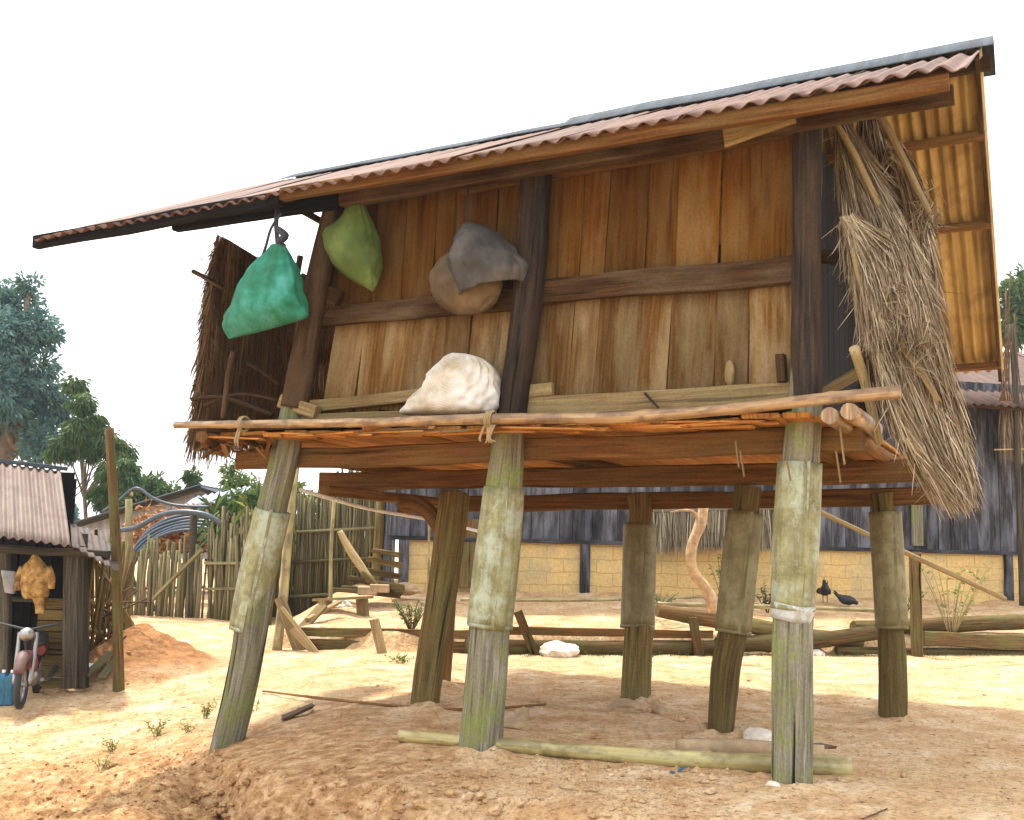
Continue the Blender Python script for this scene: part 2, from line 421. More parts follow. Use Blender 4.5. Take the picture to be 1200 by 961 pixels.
def adobe():
    m = M('adobe_blocks')
    v = m.coords('Object', (1, 1, 1))
    tc = m.n('ShaderNodeTexCoord'); sp = m.n('ShaderNodeSeparateXYZ'); m.l(tc.outputs['UV'], sp.inputs[0])
    cb = m.n('ShaderNodeCombineXYZ')
    wob = m.noise(v, 2.2, 3, .5); ad = m.n('ShaderNodeMath', operation='MULTIPLY_ADD'); ad.inputs[1].default_value = .10; m.l(wob, ad.inputs[0]); m.l(sp.outputs[1], ad.inputs[2])
    m.l(sp.outputs[0], cb.inputs[0]); m.l(ad.outputs[0], cb.inputs[1])
    br = m.n('ShaderNodeTexBrick'); m.l(cb.outputs[0], br.inputs['Vector'])
    br.inputs['Scale'].default_value = 1; br.inputs['Brick Width'].default_value = .62; br.inputs['Row Height'].default_value = .235
    br.inputs['Mortar Size'].default_value = .012; br.inputs['Mortar Smooth'].default_value = .6
    br.inputs['Color1'].default_value = lin((.64,.45,.19)); br.inputs['Color2'].default_value = lin((.60,.41,.165)); br.inputs['Mortar'].default_value = lin((.42,.28,.11))
    n1 = m.noise(v, 1.3, 6, .65); n2 = m.noise(v, 18, 5, .6)
    col = m.mix(m.ramp(n1, [(.45, (0,0,0)), (.6, (.6,.6,.6))]), br.outputs['Color'], (.40,.33,.19))
    col = m.mix(.5, col, m.mix(1, col, m.ramp(n2, [(.3, (.6,.6,.6)), (.7, (1.2,1.2,1.2))]), 'MULTIPLY'))
    b = m.bump(n2, .8, .02); b = m.bump(br.outputs['Fac'], -.6, .02, b); b = m.bump(n1, .6, .06, b)
    return m.fin(col, .95, b, 0, .1)
MT['adobe'] = adobe()
def leaf_mat(name, a, b, c, trans=.3):
    m = M(name)
    at = m.n('ShaderNodeAttribute', attribute_name='rnd')
    col = m.ramp(at.outputs['Fac'], [(0, a), (.5, b), (1, c)])
    m.fin(col, .6, None, 0, .3)
    tr = m.n('ShaderNodeBsdfTranslucent'); m.l(col, tr.inputs['Color'])
    mx = m.n('ShaderNodeMixShader'); mx.inputs[0].default_value = trans
    m.l(m.b.outputs[0], mx.inputs[1]); m.l(tr.outputs[0], mx.inputs[2])
    m.l(mx.outputs[0], m.t.nodes['Material Output'].inputs['Surface'])
    return m.m
MT['leaf_blue'] = leaf_mat('hazed_blue_leaf', (.04,.10,.10), (.08,.165,.15), (.16,.24,.15))  # distance haze is mixed into the leaf colour
MT['leaf_mid'] = leaf_mat('mid_green_leaf', (.03,.07,.02), (.065,.12,.035), (.14,.19,.05))
MT['leaf_bright'] = leaf_mat('bright_green_leaf', (.05,.10,.02), (.11,.18,.04), (.24,.26,.06))
MT['leaf_yellow'] = leaf_mat('yellow_green_leaf', (.12,.15,.03), (.24,.26,.06), (.36,.34,.10))
MT['dry_leaf'] = leaf_mat('dry_leaf', (.18,.07,.02), (.34,.15,.05), (.45,.24,.09), .15)

# ------------------------------------------------------------------ mesh builder
class MB:
    def __init__(s):
        s.v = []; s.f = []; s.uv = []; s.r = []; s.sm = []
    def face(s, idx, uvs, r, sm=False):
        s.f.append(idx); s.uv.append(uvs); s.r.append(r); s.sm.append(sm)
    def build(s, name, mat, parent=None, loc=None, bevel=0, weld=False):
        me = D.meshes.new(name)
        vs = s.v
        if loc is not None:
            L_ = Vector(loc); vs = [Vector(p) - L_ for p in vs]
        me.from_pydata([tuple(p) for p in vs], [], s.f)
        ul = me.uv_layers.new(name='UVMap')
        fl = [c for u in s.uv for p in u for c in p]
        ul.data.foreach_set('uv', fl)
        at = me.attributes.new('rnd', 'FLOAT', 'FACE')
        at.data.foreach_set('value', s.r)
        me.polygons.foreach_set('use_smooth', s.sm)
        me.materials.append(MT[mat] if isinstance(mat, str) else mat)
        me.update()
        o = D.objects.new(name, me)
        if loc is not None: o.location = loc
        COL.objects.link(o)
        if parent: o.parent = parent
        return o
    # hewn bar from a to b
    def bar(s, a, b, wd, ht, up=(0, 0, 1), seg=None, jit=.06, r=None, taper=1.0, rag=0, cham=.12, bow=0):
        a = Vector(a); b = Vector(b); ax = (b - a); Ln = ax.length
        if Ln < 1e-6: return
        ax.normalize(); up = Vector(up)
        sd = ax.cross(up)
        if sd.length < 1e-3: sd = ax.cross(Vector((1, 0, 0)))
        sd.normalize(); up = sd.cross(ax).normalized()
        if seg is None: seg = max(2, min(14, int(Ln / .35)))
        r = random.random() if r is None else r
        uo, vo = random.random() * 50, random.random() * 50
        c = min(wd, ht) * cham
        prof = [(-wd/2+c, -ht/2), (wd/2-c, -ht/2), (wd/2, -ht/2+c), (wd/2, ht/2-c), (wd/2-c, ht/2), (-wd/2+c, ht/2), (-wd/2, ht/2-c), (-wd/2, -ht/2+c)]
        per = [0]
        for k in range(8):
            p, q = prof[k], prof[(k+1) % 8]; per.append(per[-1] + math.hypot(p[0]-q[0], p[1]-q[1]))
        base = len(s.v); m = 8; sid = random.random() * 100
        bd = Vector((random.uniform(-1, 1), random.uniform(-1, 1)))
        for i in range(seg + 1):
            t = i / seg; cen = a.lerp(b, t); sc = 1 + (taper - 1) * t
            n1 = noise.noise((t * Ln * 1.3, sid, 0)) * jit * wd; n2 = noise.noise((t * Ln * 1.3, sid, 9)) * jit * ht
            wb = sin(t * pi) * bow
            for k, (x, y) in enumerate(prof):
                jx = noise.noise((t * Ln * 2.1, sid + k * 3.7, 3)) * jit * wd * .6
                jy = noise.noise((t * Ln * 2.1, sid + k * 3.7, 13)) * jit * ht * .6
                e = 0
                if rag and i in (0, seg): e = random.uniform(-rag, rag)
                s.v.append(cen + sd * (x * sc + n1 + jx + wb * bd.x) + up * (y * sc + n2 + jy + wb * bd.y) + ax * e)
        for i in range(seg):
            for k in range(8):
                k2 = (k + 1) % 8
                s.face((base+i*m+k, base+i*m+k2, base+(i+1)*m+k2, base+(i+1)*m+k),
                       ((uo+per[k], vo+i/seg*Ln), (uo+per[k+1], vo+i/seg*Ln), (uo+per[k+1], vo+(i+1)/seg*Ln), (uo+per[k], vo+(i+1)/seg*Ln)), r)
        for i, rev in ((0, True), (seg, False)):
            idx = [base+i*m+k for k in range(8)]
            uvs = [(uo+p[0]*2, vo+p[1]*.3) for p in prof]
            if rev: idx.reverse(); uvs.reverse()
            s.face(tuple(idx), tuple(uvs), r * .8)
    # log / cane through points
    def tube(s, pts, rad, seg=14, jit=.05, r=None, sub=4, cap=True, nodes=0, sm=True, flat=0, groove=0, sd0=None):
        pts = [Vector(p) for p in pts]
        if not hasattr(rad, '__len__'): rad = [rad] * len(pts)
        P, Rr = [], []
        n = len(pts)
        for i in range(n - 1):
            p0 = pts[max(i-1, 0)]; p1 = pts[i]; p2 = pts[i+1]; p3 = pts[min(i+2, n-1)]
            for k in range(sub):
                t = k / sub
                P.append(.5 * ((2*p1) + (p2-p0)*t + (2*p0-5*p1+4*p2-p3)*t*t + (3*p1-p0-3*p2+p3)*t**3))
                Rr.append(rad[i] * (1-t) + rad[i+1] * t)
        P.append(pts[-1]); Rr.append(rad[-1])
        r = random.random() if r is None else r
        uo, vo = random.random() * 50, random.random() * 50; sid = random.random() * 100
        base = len(s.v); ax0 = (P[1] - P[0]).normalized()
        u = ax0.cross(Vector((0, 0, 1)))
        if u.length < .1: u = ax0.cross(Vector((0, 1, 0)))
        u.normalize(); Ln = 0; vl = []
        for i, p in enumerate(P):
            ax = (P[min(i+1, len(P)-1)] - P[max(i-1, 0)]).normalized()
            u = (u - ax * u.dot(ax)).normalized(); vv = ax.cross(u)
            if i: Ln += (P[i] - P[i-1]).length
            vl.append(Ln)
            R_ = Rr[i]
            if nodes:
                ph = (Ln / nodes) % 1.0
                R_ *= 1 + .14 * math.exp(-((min(ph, 1-ph)) / .05)**2)
            for k in range(seg):
                a = 2*pi*k/seg
                q = R_ * (1 + jit * 2 * noise.noise((cos(a)*1.1 + sid, sin(a)*1.1, Ln*1.1)) + jit * noise.noise((cos(a)*3 + sid, sin(a)*3, Ln*4)))
                if groove: q *= 1 - groove * max(0, noise.noise((a*2.2 + sid, 4, Ln*.35)))**1.0
                s.v.append(p + u * (cos(a)*q) + vv * (sin(a)*q))
        rm = sum(Rr)/len(Rr)
        for i in range(len(P) - 1):
            for k in range(seg):
                k2 = (k+1) % seg; a0 = 2*pi*k/seg*rm; a1 = 2*pi*(k+1)/seg*rm
                s.face((base+i*seg+k, base+i*seg+k2, base+(i+1)*seg+k2, base+(i+1)*seg+k),
                       ((uo+a0, vo+vl[i]), (uo+a1, vo+vl[i]), (uo+a1, vo+vl[i+1]), (uo+a0, vo+vl[i+1])), r, sm)
        if cap:
            for i, rev in ((0, False), (len(P)-1, True)):
                idx = [base+i*seg+k for k in range(seg)]; uvs = [(uo+cos(2*pi*k/seg)*rm*3, vo+sin(2*pi*k/seg)*rm*.4) for k in range(seg)]
                if not rev: idx.reverse(); uvs.reverse()
                s.face(tuple(idx), tuple(uvs), r)
    # corrugated sheet: origin corner, u = across the waves, v = down the waves
    def corr(s, o, u, v, period, amp, thick=.006, nv=6, per=8, sag=.0, r=None, ragged=0, bend=None):
        o = Vector(o); u = Vector(u); v = Vector(v); W_ = u.length; Hh = v.length
        nrm = u.cross(v).normalized()
        nu = max(4, int(W_ / period * per)); r = random.random() if r is None else r
        uo, vo = random.random()*40, random.random()*40
        base = len(s.v)
        rg = [random.uniform(-ragged, ragged) for _ in range(nu+1)]
        for lay in (0, 1):
            for j in range(nv+1):
                for i in range(nu+1):
                    a = i/nu; b = j/nv
                    wv = amp * sin(2*pi*a*W_/period) + sag * noise.noise((a*W_*.9, b*Hh*.9, 5+uo)) 
                    bb = bend(a, b) if bend else Vector((0, 0, 0))
                    vv = b + (rg[i]/Hh if j == nv else 0)
                    s.v.append(o + u*a + v*vv + nrm*(wv - lay*thick) + bb)
        N = (nu+1)*(nv+1)
        def uvp(i, j): return (uo + i/nu*W_, vo + j/nv*Hh)
        for j in range(nv):
            for i in range(nu):
                a = base + j*(nu+1)+i; q = (a, a+1, a+nu+2, a+nu+1)
                uvs = (uvp(i, j), uvp(i+1, j), uvp(i+1, j+1), uvp(i, j+1))
                s.face(q, uvs, r, True)
                s.face(tuple(x+N for x in reversed(q)), tuple(reversed(uvs)), r, True)
        for i in range(nu):
            for j, fl in ((0, 0), (nv, 1)):
                a = base + j*(nu+1)+i; q = (a, a+1, a+1+N, a+N)
                s.face(q if fl else tuple(reversed(q)), (uvp(i, j),)*4, r)
        for j in range(nv):
            for i, fl in ((0, 1), (nu, 0)):
                a = base + j*(nu+1)+i; q = (a, a+nu+1, a+nu+1+N, a+N)
                s.face(q if fl else tuple(reversed(q)), (uvp(i, j),)*4, r)
    def strand(s, a, b, wd, bend=(0, 0, 0), r=None):
        a = Vector(a); b = Vector(b); bend = Vector(bend)
        ax = b - a; sd = ax.cross(Vector((random.uniform(-1, 1), random.uniform(-1, 1), random.uniform(-1, 1))))
        if sd.length < 1e-6: return
        sd.normalize(); r = random.random() if r is None else r
        m1 = a.lerp(b, .45) + bend * .5; tip = b + bend; base = len(s.v)
        s.v += [a - sd*wd*.5, a + sd*wd*.5, m1 + sd*wd*.5, m1 - sd*wd*.5, tip + sd*wd*.15, tip - sd*wd*.15]
        L0 = random.random()*9
        s.face((base, base+1, base+2, base+3), ((L0, 0), (L0+.01, 0), (L0+.01, .3), (L0, .3)), r)
        s.face((base+3, base+2, base+4, base+5), ((L0, .3), (L0+.01, .3), (L0+.01, .6), (L0, .6)), r)
    def leaf(s, p, d, ln, wd, r=None, up=None):
        d = Vector(d).normalized()
        sd = d.cross(up if up else Vector((random.uniform(-1, 1), random.uniform(-1, 1), random.uniform(-1, 1))))
        if sd.length < 1e-4: return
        sd.normalize(); r = random.random() if r is None else r
        n_ = d.cross(sd) * ln * .12; base = len(s.v)
        s.v += [p, p + d*ln*.45 + sd*wd*.5 - n_, p + d*ln, p + d*ln*.45 - sd*wd*.5 - n_]
        s.face((base, base+1, base+2), ((0, 0), (1, .5), (0, 1)), r); s.face((base, base+2, base+3), ((0, 0), (0, 1), (1, .5)), r)
    # lofted soft body through sections (left, right, half depth), front vector fv
    def loft(s, secs, fv, seg=36, wr=.06, pleat=0, pf=14, openb=False, half=False, cap=True, sub=6, power=2.0, sid=None):
        fv = Vector(fv).normalized(); sid = random.random()*50 if sid is None else sid
        S = []
        n = len(secs)
        def cr(a0, a1, a2, a3, t): return .5*((2*a1)+(a2-a0)*t+(2*a0-5*a1+4*a2-a3)*t*t+(3*a1-a0-3*a2+a3)*t**3)
        for i in range(n-1):
            q = [secs[max(i-1, 0)], secs[i], secs[i+1], secs[min(i+2, n-1)]]
            for k in range(sub):
                t = k/sub
                S.append((cr(*[Vector(x[0]) for x in q], t), cr(*[Vector(x[1]) for x in q], t), max(.004, cr(*[x[2] for x in q], t))))
        S.append((Vector(secs[-1][0]), Vector(secs[-1][1]), secs[-1][2]))
        base = len(s.v); vl = 0; vls = []
        prev = None
        for i, (l, r_, dp) in enumerate(S):
            c = (l + r_)/2; h = (r_ - l)/2
            if prev is not None: vl += (c - prev).length
            prev = c; vls.append(vl)
            for k in range(seg + (1 if half else 0)):
                a = 2*pi*k/seg if not half else -pi + pi*k/seg
                ca, sa = cos(a), sin(a)
                ex = 2.0/power
                X = math.copysign(abs(ca)**ex, ca); Y = math.copysign(abs(sa)**ex, sa)
                wv = wr * (.9*noise.noise((X*2.2+sid, Y*2.2, vl*7)) + .5*noise.noise((X*6+sid, Y*6, vl*16)) + 1.1*(.25-abs(noise.noise((X*2.6+sid*2+vl*4, Y*2.6, vl*3.5)))) + .6*(.25-abs(noise.noise((X*5.5-vl*6, Y*5.5+sid, vl*6)))))
                pl = pleat * sin(a*pf + 2*noise.noise((sid, vl*3, 1))) * (1 - min(1, i/len(S)*1.4))
                q = 1 + wv + pl
                s.v.append(c + h*X*q + fv*(-Y)*dp*q)
        m = seg + (1 if half else 0)
        rr = random.random()
        for i in range(len(S)-1):
            for k in range(seg):
                k2 = (k+1) % m if not half else k+1
                s.face((base+i*m+k, base+i*m+k2, base+(i+1)*m+k2, base+(i+1)*m+k),
                       ((k/seg, vls[i]), ((k+1)/seg, vls[i]), ((k+1)/seg, vls[i+1]), (k/seg, vls[i+1])), rr, True)
        if cap and not half:
            s.face(tuple(base+k for k in reversed(range(m))), ((0, 0),)*m, rr, True)
            if not openb: s.face(tuple(base+(len(S)-1)*m+k for k in range(m)), ((0, 0),)*m, rr, True)
    def rock(s, c, rx, ry, rz, r=None, amp=.35, sink=.3):
        bm = bmesh.new(); bmesh.ops.create_icosphere(bm, subdivisions=3, radius=1)
        sid = random.random()*90; base = len(s.v); c = Vector(c); r = random.random() if r is None else r
        ang = random.random()*6
        for v in bm.verts:
            p = v.co; q = 1 + amp*noise.noise(p*1.1 + Vector((sid, 0, 0))) + amp*.4*noise.noise(p*3 + Vector((0, sid, 0)))
            q = min(q, 1.12)
            x, y, z = p.x*q*rx, p.y*q*ry, p.z*q*rz
            s.v.append(c + Vector((x*cos(ang)-y*sin(ang), x*sin(ang)+y*cos(ang), z + rz*(1-2*sink)*.5)))
        for f in bm.faces:
            s.face(tuple(base+v.index for v in f.verts), tuple((v.co.x, v.co.z) for v in f.verts), r, False)
        bm.free()

def tag(o, label=None, cat=None, group=None, kind=None):
    if label: o['label'] = label
    if cat: o['category'] = cat
    if group: o['group'] = group
    if kind: o['kind'] = kind
    return o
def empty(name, loc, label=None, cat=None, group=None, rz=0):
    o = D.objects.new(name, None); o.empty_display_size = .2
    COL.objects.link(o); o.location = loc; o.rotation_euler = (0, 0, rz)
    return tag(o, label, cat, group)
def solid(mb, name, mat, label, cat, group=None, parent=None):
    "a thing made of one mesh, with its origin at its base"
    xs = [p[0] for p in mb.v]; ys = [p[1] for p in mb.v]; zs = [p[2] for p in mb.v]
    o = mb.build(name, mat, None, ((min(xs)+max(xs))/2, (min(ys)+max(ys))/2, min(zs)))
    return tag(o, label, cat, group)
def shift(mb, o):
    "world coordinates -> coordinates of an unrotated empty"
    l = o.location.copy(); mb.v = [Vector(p) - l for p in mb.v]; return mb

# ================================================================== GROUND
def axis(segs):
    out_ = []
    for a, b, st in segs:
        n = max(1, int(round((b-a)/st))); out_ += [a + (b-a)*i/n for i in range(n)]
    out_.append(segs[-1][1]); return np.array(out_)
gx = axis([(-400, -60, 40), (-60, -16, 4), (-16, -7, .3), (-7, -4.6, .07), (-4.6, 2.0, .024), (2.0, 3.6, .035), (3.6, 7, .06), (7, 16, .3), (16, 60, 4), (60, 400, 40)])
gy = axis([(-60, 0, 10), (0, 4, .4), (4, 5.5, .06), (5.5, 7.9, .02), (7.9, 9.6, .03), (9.6, 12, .05), (12, 16, .07), (16, 24, .16), (24, 40, .8), (40, 100, 5), (100, 700, 60)])
X, Y = np.meshgrid(gx, gy)
Z = heights(X, Y)
nx, ny = len(gx), len(gy)
verts = np.stack([X.ravel(), Y.ravel(), Z.ravel()], 1)
ii, jj = np.meshgrid(np.arange(nx-1), np.arange(ny-1))
a = (jj*nx + ii).ravel()
faces = np.stack([a, a+1, a+nx+1, a+nx], 1)
me = D.meshes.new('ground')
me.vertices.add(len(verts)); me.vertices.foreach_set('co', verts.ravel())
me.loops.add(faces.size); me.loops.foreach_set('vertex_index', faces.ravel())
me.polygons.add(len(faces)); me.polygons.foreach_set('loop_start', np.arange(0, faces.size, 4))
me.polygons.foreach_set('loop_total', np.full(len(faces), 4))
me.polygons.foreach_set('use_smooth', np.ones(len(faces), bool))
me.update(calc_edges=True)
me.materials.append(MT['soil'])
gob = D.objects.new('ground', me); COL.objects.link(gob); tag(gob, kind='structure')

# ================================================================== GRANARY
GR = empty('granary', OG, 'tall brown plank granary on leaning posts with a rusty corrugated roof', 'granary', rz=-AL)
def gpart(mb, name, mat, parent=None, label=None):
    o = mb.build(name, mat, parent or GR)
    if label: o['label'] = label
    return o
# ---- posts: list of (px, py, width px), depth plane, plus guards
def post(spec, Y, mat, gspec=None, gmat='guard', Yb=None, label=None, top=None, groove=.12, jit=.05, extra=None, sink=.25):
    pts, rad = [], []
    n = len(spec)
    for i, (x, y, w_) in enumerate(spec):
        yy = Y if Yb is None else Yb + (Y - Yb) * i/(n-1)
        p = F(x, y, yy); dep = (toW(p) - CAM).dot(R3 @ Vector((0, 0, -1)))
        pts.append(p); rad.append(w_ / 2 / FPX * dep)
    pts[0] = pts[0] + (pts[0] - pts[1]).normalized() * sink
    if top: pts.append(pts[-1] + Vector((0, 0, top))); rad.append(rad[-1])
    m = MB(); m.tube(pts, rad, 22, jit, sub=6, groove=groove)
    o = gpart(m, 'post', mat, label=label)
    if gspec:
        gp, gr_ = [], []
        for (x, y, w_) in gspec:
            yy = Y
            if Yb is not None:
                t = (spec[0][1] - y) / (spec[0][1] - spec[-1][1]); yy = Yb + (Y - Yb) * t
            p = F(x, y, yy); dep = (toW(p) - CAM).dot(R3 @ Vector((0, 0, -1)))
            gp.append(p); gr_.append(w_ / 2 / FPX * dep)
        g = MB()
        g.tube(gp, gr_, 30, .018, sub=5)
        # torn rims and overlap seam
        dn = (gp[0] - gp[-1]).normalized()
        g.tube([gp[0] + dn*.012, gp[0] - dn*.02], [gr_[0]*1.02, gr_[0]*1.01], 30, .02, sub=1)
        sv = Vector((.55, -.83, 0))
        g.bar(gp[0] + sv*gr_[0]*1.0, gp[-1] + sv*gr_[-1]*1.0, .03, .006, (0.3, -.9, 0), seg=6)
        go = gpart(g, 'rat_guard', gmat, o)
        if extra:
            e = MB(); a_, b_ = extra
            ga = F(*a_[:2], Y); gb = F(*b_[:2], Y)
            dep = (toW(ga) - CAM).dot(R3 @ Vector((0, 0, -1)))
            e.tube([ga, gb], [a_[2]/2/FPX*dep, b_[2]/2/FPX*dep], 30, .02, sub=3)
            gpart(e, 'tin_band', 'guard_blue', o)
    return o
post([(265,877,38),(285,790,38),(300,700,38),(318,600,36),(333,540,34),(352,440,30),(372,330,26),(390,250,24)], 0, 'grey_post',
     [(290,737,42),(303,670,44),(320,598,42)])
post([(563,886,50),(570,800,50),(576,720,48),(590,580,44),(597,510,36),(606,440,34),(618,350,35),(629,205,34)], 0, 'grey_post',
     [(574,733,54),(583,650,54),(591,572,48)])
post([(927,919,50),(928,800,48),(930,715,46),(938,560,44),(943,490,40),(945,440,36),(945,300,32),(946,140,34)], 0, 'grey_post',
     [(929,712,50),(932,640,54),(937,542,51)], extra=((927,727,47),(930,708,51)), groove=.2)
post([(518,806,18),(523,740,20),(530,600,22)], 3.2, 'under_beam', Yb=2.7)
post([(497,838,32),(505,770,34),(517,700,36),(528,620,38),(533,580,36)], 1.6, 'brown_post', Yb=1.2)
post([(745,822,36),(748,745,34),(748,725,27),(749,640,26),(751,600,27),(751,585,33)], 3.2, 'brown_post', [(747,735,40),(749,660,40),(750,615,39)], 'guard_dark', Yb=2.9)
post([(845,859,28),(850,790,34),(857,750,35),(861,725,31),(868,660,31),(875,590,31),(877,572,33)], 1.6, 'brown_post', [(859,740,42),(867,660,43),(874,600,42)], 'guard_dark', Yb=1.5)
post([(1046,841,32),(1046,790,32),(1044,745,30),(1043,725,27),(1038,640,27),(1036,595,28),(1035,578,33)], 3.2, 'brown_post', [(1045,735,37),(1041,660,37),(1037,600,37)], 'guard_dark', Yb=3.2)
post([(337,700,16),(345,600,16),(352,560,16)], 3.2, 'brown_post', Yb=3.2, label='slim hidden corner post') if False else None

# ---- beams
def beam(a, b, Y, w_, h_, mat='dark_beam', name='floor_beam', ext=0, **k):
    m = MB(); m.bar(F(*a, Y), F(*b, Y), w_, h_, **k); return gpart(m, name, mat)
beam((281,540), (1012,514), .13, .12, .17, 'under_beam', jit=.12, seg=18)
beam((379,564), (1078,553), 1.6, .14, .18, 'under_beam', jit=.14, seg=18)
beam((470,593), (1100,580), 3.2, .14, .17, 'under_beam', jit=.14, seg=16)
# curved brackets
m = MB(); m.tube([F(x, y, 1.5) for x, y in ((516,655),(516,625),(506,604),(490,592),(472,590))], [.04,.06,.075,.085,.09], 14, .12); gpart(m, 'bracket', 'under_beam')
for a_, b_ in (((380,575,1.0),(520,590,3.0)),):
    m = MB(); m.bar(F(*a_), F(*b_), .12, .10, jit=.2); gpart(m, 'joist', 'under_beam')
# cross joists along depth
ZB = 2.29
m = MB()
for x in (-4.75, -2.25, .02, .42):
    o_ = MB(); o_.tube([(x, .12, ZB + .0), (x, 1.5, ZB - .02), (x + .1, 3.5, ZB - .06)], [.055, .06, .06], 12, .08, sub=4); gpart(o_, 'joist', 'under_beam')
# short round bearers under the rail at the left and right ends
for (x, y, x2, y2) in ((236,512,262,528),):
    m = MB(); m.tube([F(x, y, -.40), F(x2, y2, .3)], [.05, .06], 12, .08); gpart(m, 'bearer', 'under_beam')
for (x, y) in ((972,487),(995,482)):
    m = MB(); a_ = F(x, y, -.42); m.tube([a_, a_ + Vector((.03, .9, -.02))], [.055, .06], 14, .06); gpart(m, 'bearer', 'bamboo')
# ---- floor boards (run front to back)
m = MB(); x = -5.0; k = 0
while x < .42:
    wd = random.uniform(.16, .27); y0 = random.uniform(-.36, -.24); z = 2.37 + .004 * (k % 3)
    m.bar((x + wd/2, y0, z + random.uniform(-.012, .012)), (x + wd/2 + .05, 3.55 + random.uniform(-.1, .1), z - .06), wd - .012, .035, jit=.12, seg=10, rag=.02, cham=.2)
    x += wd; k += 1
gpart(m, 'floor_board', 'floor_under')
# front ledge: split bark strips and slivers along the edge of the floor
m = MB()
for k in range(34):
    x = random.uniform(-5.0, -.3); ln = random.uniform(.3, .75)
    m.bar((x, random.uniform(-.36, -.2), 2.345 + random.uniform(-.015, .02)), (x + ln, random.uniform(-.36, -.22), 2.34 + random.uniform(-.02, .02)), random.uniform(.05, .1), .014, jit=.35, rag=.03)
gpart(m, 'edge_strip', 'floor_under')
m = MB(); m.bar(F(250,506,-.2), F(925,478,-.2), .16, .03, jit=.1, seg=16); gpart(m, 'ledge_plank', 'dark_beam')
m = MB()
for a_, b_ in (((700,488),(745,486)), ((800,484),(925,477)), ((440,505),(500,502)), ((470,508),(560,504))):
    m = MB(); m.bar(F(*a_, -.31), F(*b_, -.31), .05, .02, jit=.1); gpart(m, 'pale_slat', 'pale_wood')
# ---- bamboo rail
m = MB(); m.tube([F(206,498,-.36), F(300,497,-.38), F(430,495,-.39), F(575,491,-.41), F(720,489,-.40), F(860,479,-.38), F(960,468,-.36), F(1056,459,-.34)],
                 [.030,.035,.038,.040,.041,.040,.040,.045], 18, .02, sub=26, nodes=.62)
rail = gpart(m, 'bamboo_rail', 'bamboo')
m = MB()
for (x, y, n) in ((575,492,4), (286,497,3)):
    c = F(x, y, -.40); m = MB()
    for k in range(n):
        m.tube([c + Vector((k*.014-.02 + .06*cos(t)*.1, .064*sin(t), .064*cos(t))) for t in [i*pi/5 for i in range(11)]], .007, 6, .1, sub=1, cap=False)
    for k in range(5 if n == 4 else 2):
        m.tube([c + Vector((.02*k-.03, -.03, -.04)), c + Vector((.02*k-.05 + random.uniform(-.03, .03), -.03, -.14)), c + Vector((.03*k-.06, -.02, -random.uniform(.16, .24)))], [.008, .010, .004], 6, .2, sub=3)
    gpart(m, 'rope_lashing', 'rope', rail)
m = MB()
for (x, y, x2, y2, Yy) in ((862,517,866,548,-.2),(868,530,872,558,-.2),(922,540,926,562,-.2),(980,530,985,565,-.25),(984,500,990,545,-.25)):
    m = MB(); m.bar(F(x, y, Yy), F(x2, y2, Yy), .022, .01, jit=.3, rag=.01); gpart(m, 'hanging_sliver', 'pale_wood')

# ---- front wall
def panel(tops, bots, Yy, name, mat='wall_plank', gap=.004):
    m = MB()
    for i in range(len(tops)-1):
        tl, tr = F(*tops[i], Yy), F(*tops[i+1], Yy); bl, br = F(*bots[i], Yy), F(*bots[i+1], Yy)
        dy = random.uniform(-.018, .018); a_ = (bl+br)/2 + Vector((0, dy, 0)); b_ = (tl+tr)/2 + Vector((0, dy + random.uniform(-.006, .006), 0))
        wb = (br-bl).length; wt = (tr-tl).length
        m.bar(a_, b_, (wb+wt)/2 - gap, .028, up=(0, 1, 0), seg=6, jit=.03, cham=.1, r=random.random())
    return gpart(m, name, mat)
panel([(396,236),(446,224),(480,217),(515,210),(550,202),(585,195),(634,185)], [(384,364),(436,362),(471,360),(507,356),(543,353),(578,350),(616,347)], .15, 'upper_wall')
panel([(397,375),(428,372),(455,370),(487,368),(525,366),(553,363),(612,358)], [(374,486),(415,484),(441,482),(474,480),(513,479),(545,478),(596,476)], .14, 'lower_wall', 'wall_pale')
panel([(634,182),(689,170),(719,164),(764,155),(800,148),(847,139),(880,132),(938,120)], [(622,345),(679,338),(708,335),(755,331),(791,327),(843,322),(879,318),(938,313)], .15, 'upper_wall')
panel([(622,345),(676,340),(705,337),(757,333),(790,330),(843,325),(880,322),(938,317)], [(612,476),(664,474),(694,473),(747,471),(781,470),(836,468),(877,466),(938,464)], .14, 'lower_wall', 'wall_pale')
# rails and sills
beam((366,374), (606,350), .06, .07, .17, 'dark_beam', 'wall_rail', jit=.1, seg=10)
beam((622,343), (934,317), .06, .07, .19, 'dark_beam', 'wall_rail', jit=.1, seg=10)
beam((360,477), (505,461), .05, .06, .10, 'pale_wood', 'wall_sill', jit=.1)
beam((612,476), (930,462), .05, .07, .15, 'pale_wood', 'wall_sill', jit=.12, seg=10)
beam((340,492), (600,483), .02, .08, .07, 'pale_wood', 'wall_sill', jit=.15)
beam((335,232), (955,128), .02, .14, .16, 'dark_beam', 'wall_plate', jit=.1, seg=12)
beam((540,222), (932,152), .07, .06, .10, 'under_beam', 'wall_plate', jit=.1, seg=10)
m = MB(); m.bar(F(618,459,.03), F(648,456,.03), .05, .10); gpart(m, 'wood_block', 'pale_wood')
m = MB(); m.bar(F(915,416,.02), F(917,448,.02), .10, .06); gpart(m, 'wood_block', 'dark_beam')
m = MB(); m.bar(F(330,470,-.06), F(372,484,-.02), .10, .12); gpart(m, 'wood_block', 'pale_wood')
m = MB(); m.bar(F(352,330,.02), F(398,352,.08), .08, .16); gpart(m, 'wood_block', 'dark_beam')
m = MB(); m.rock(F(855,438,.10), .055, .03, .10, amp=.1, sink=.5); gpart(m, 'wood_patch', 'pale_wood')
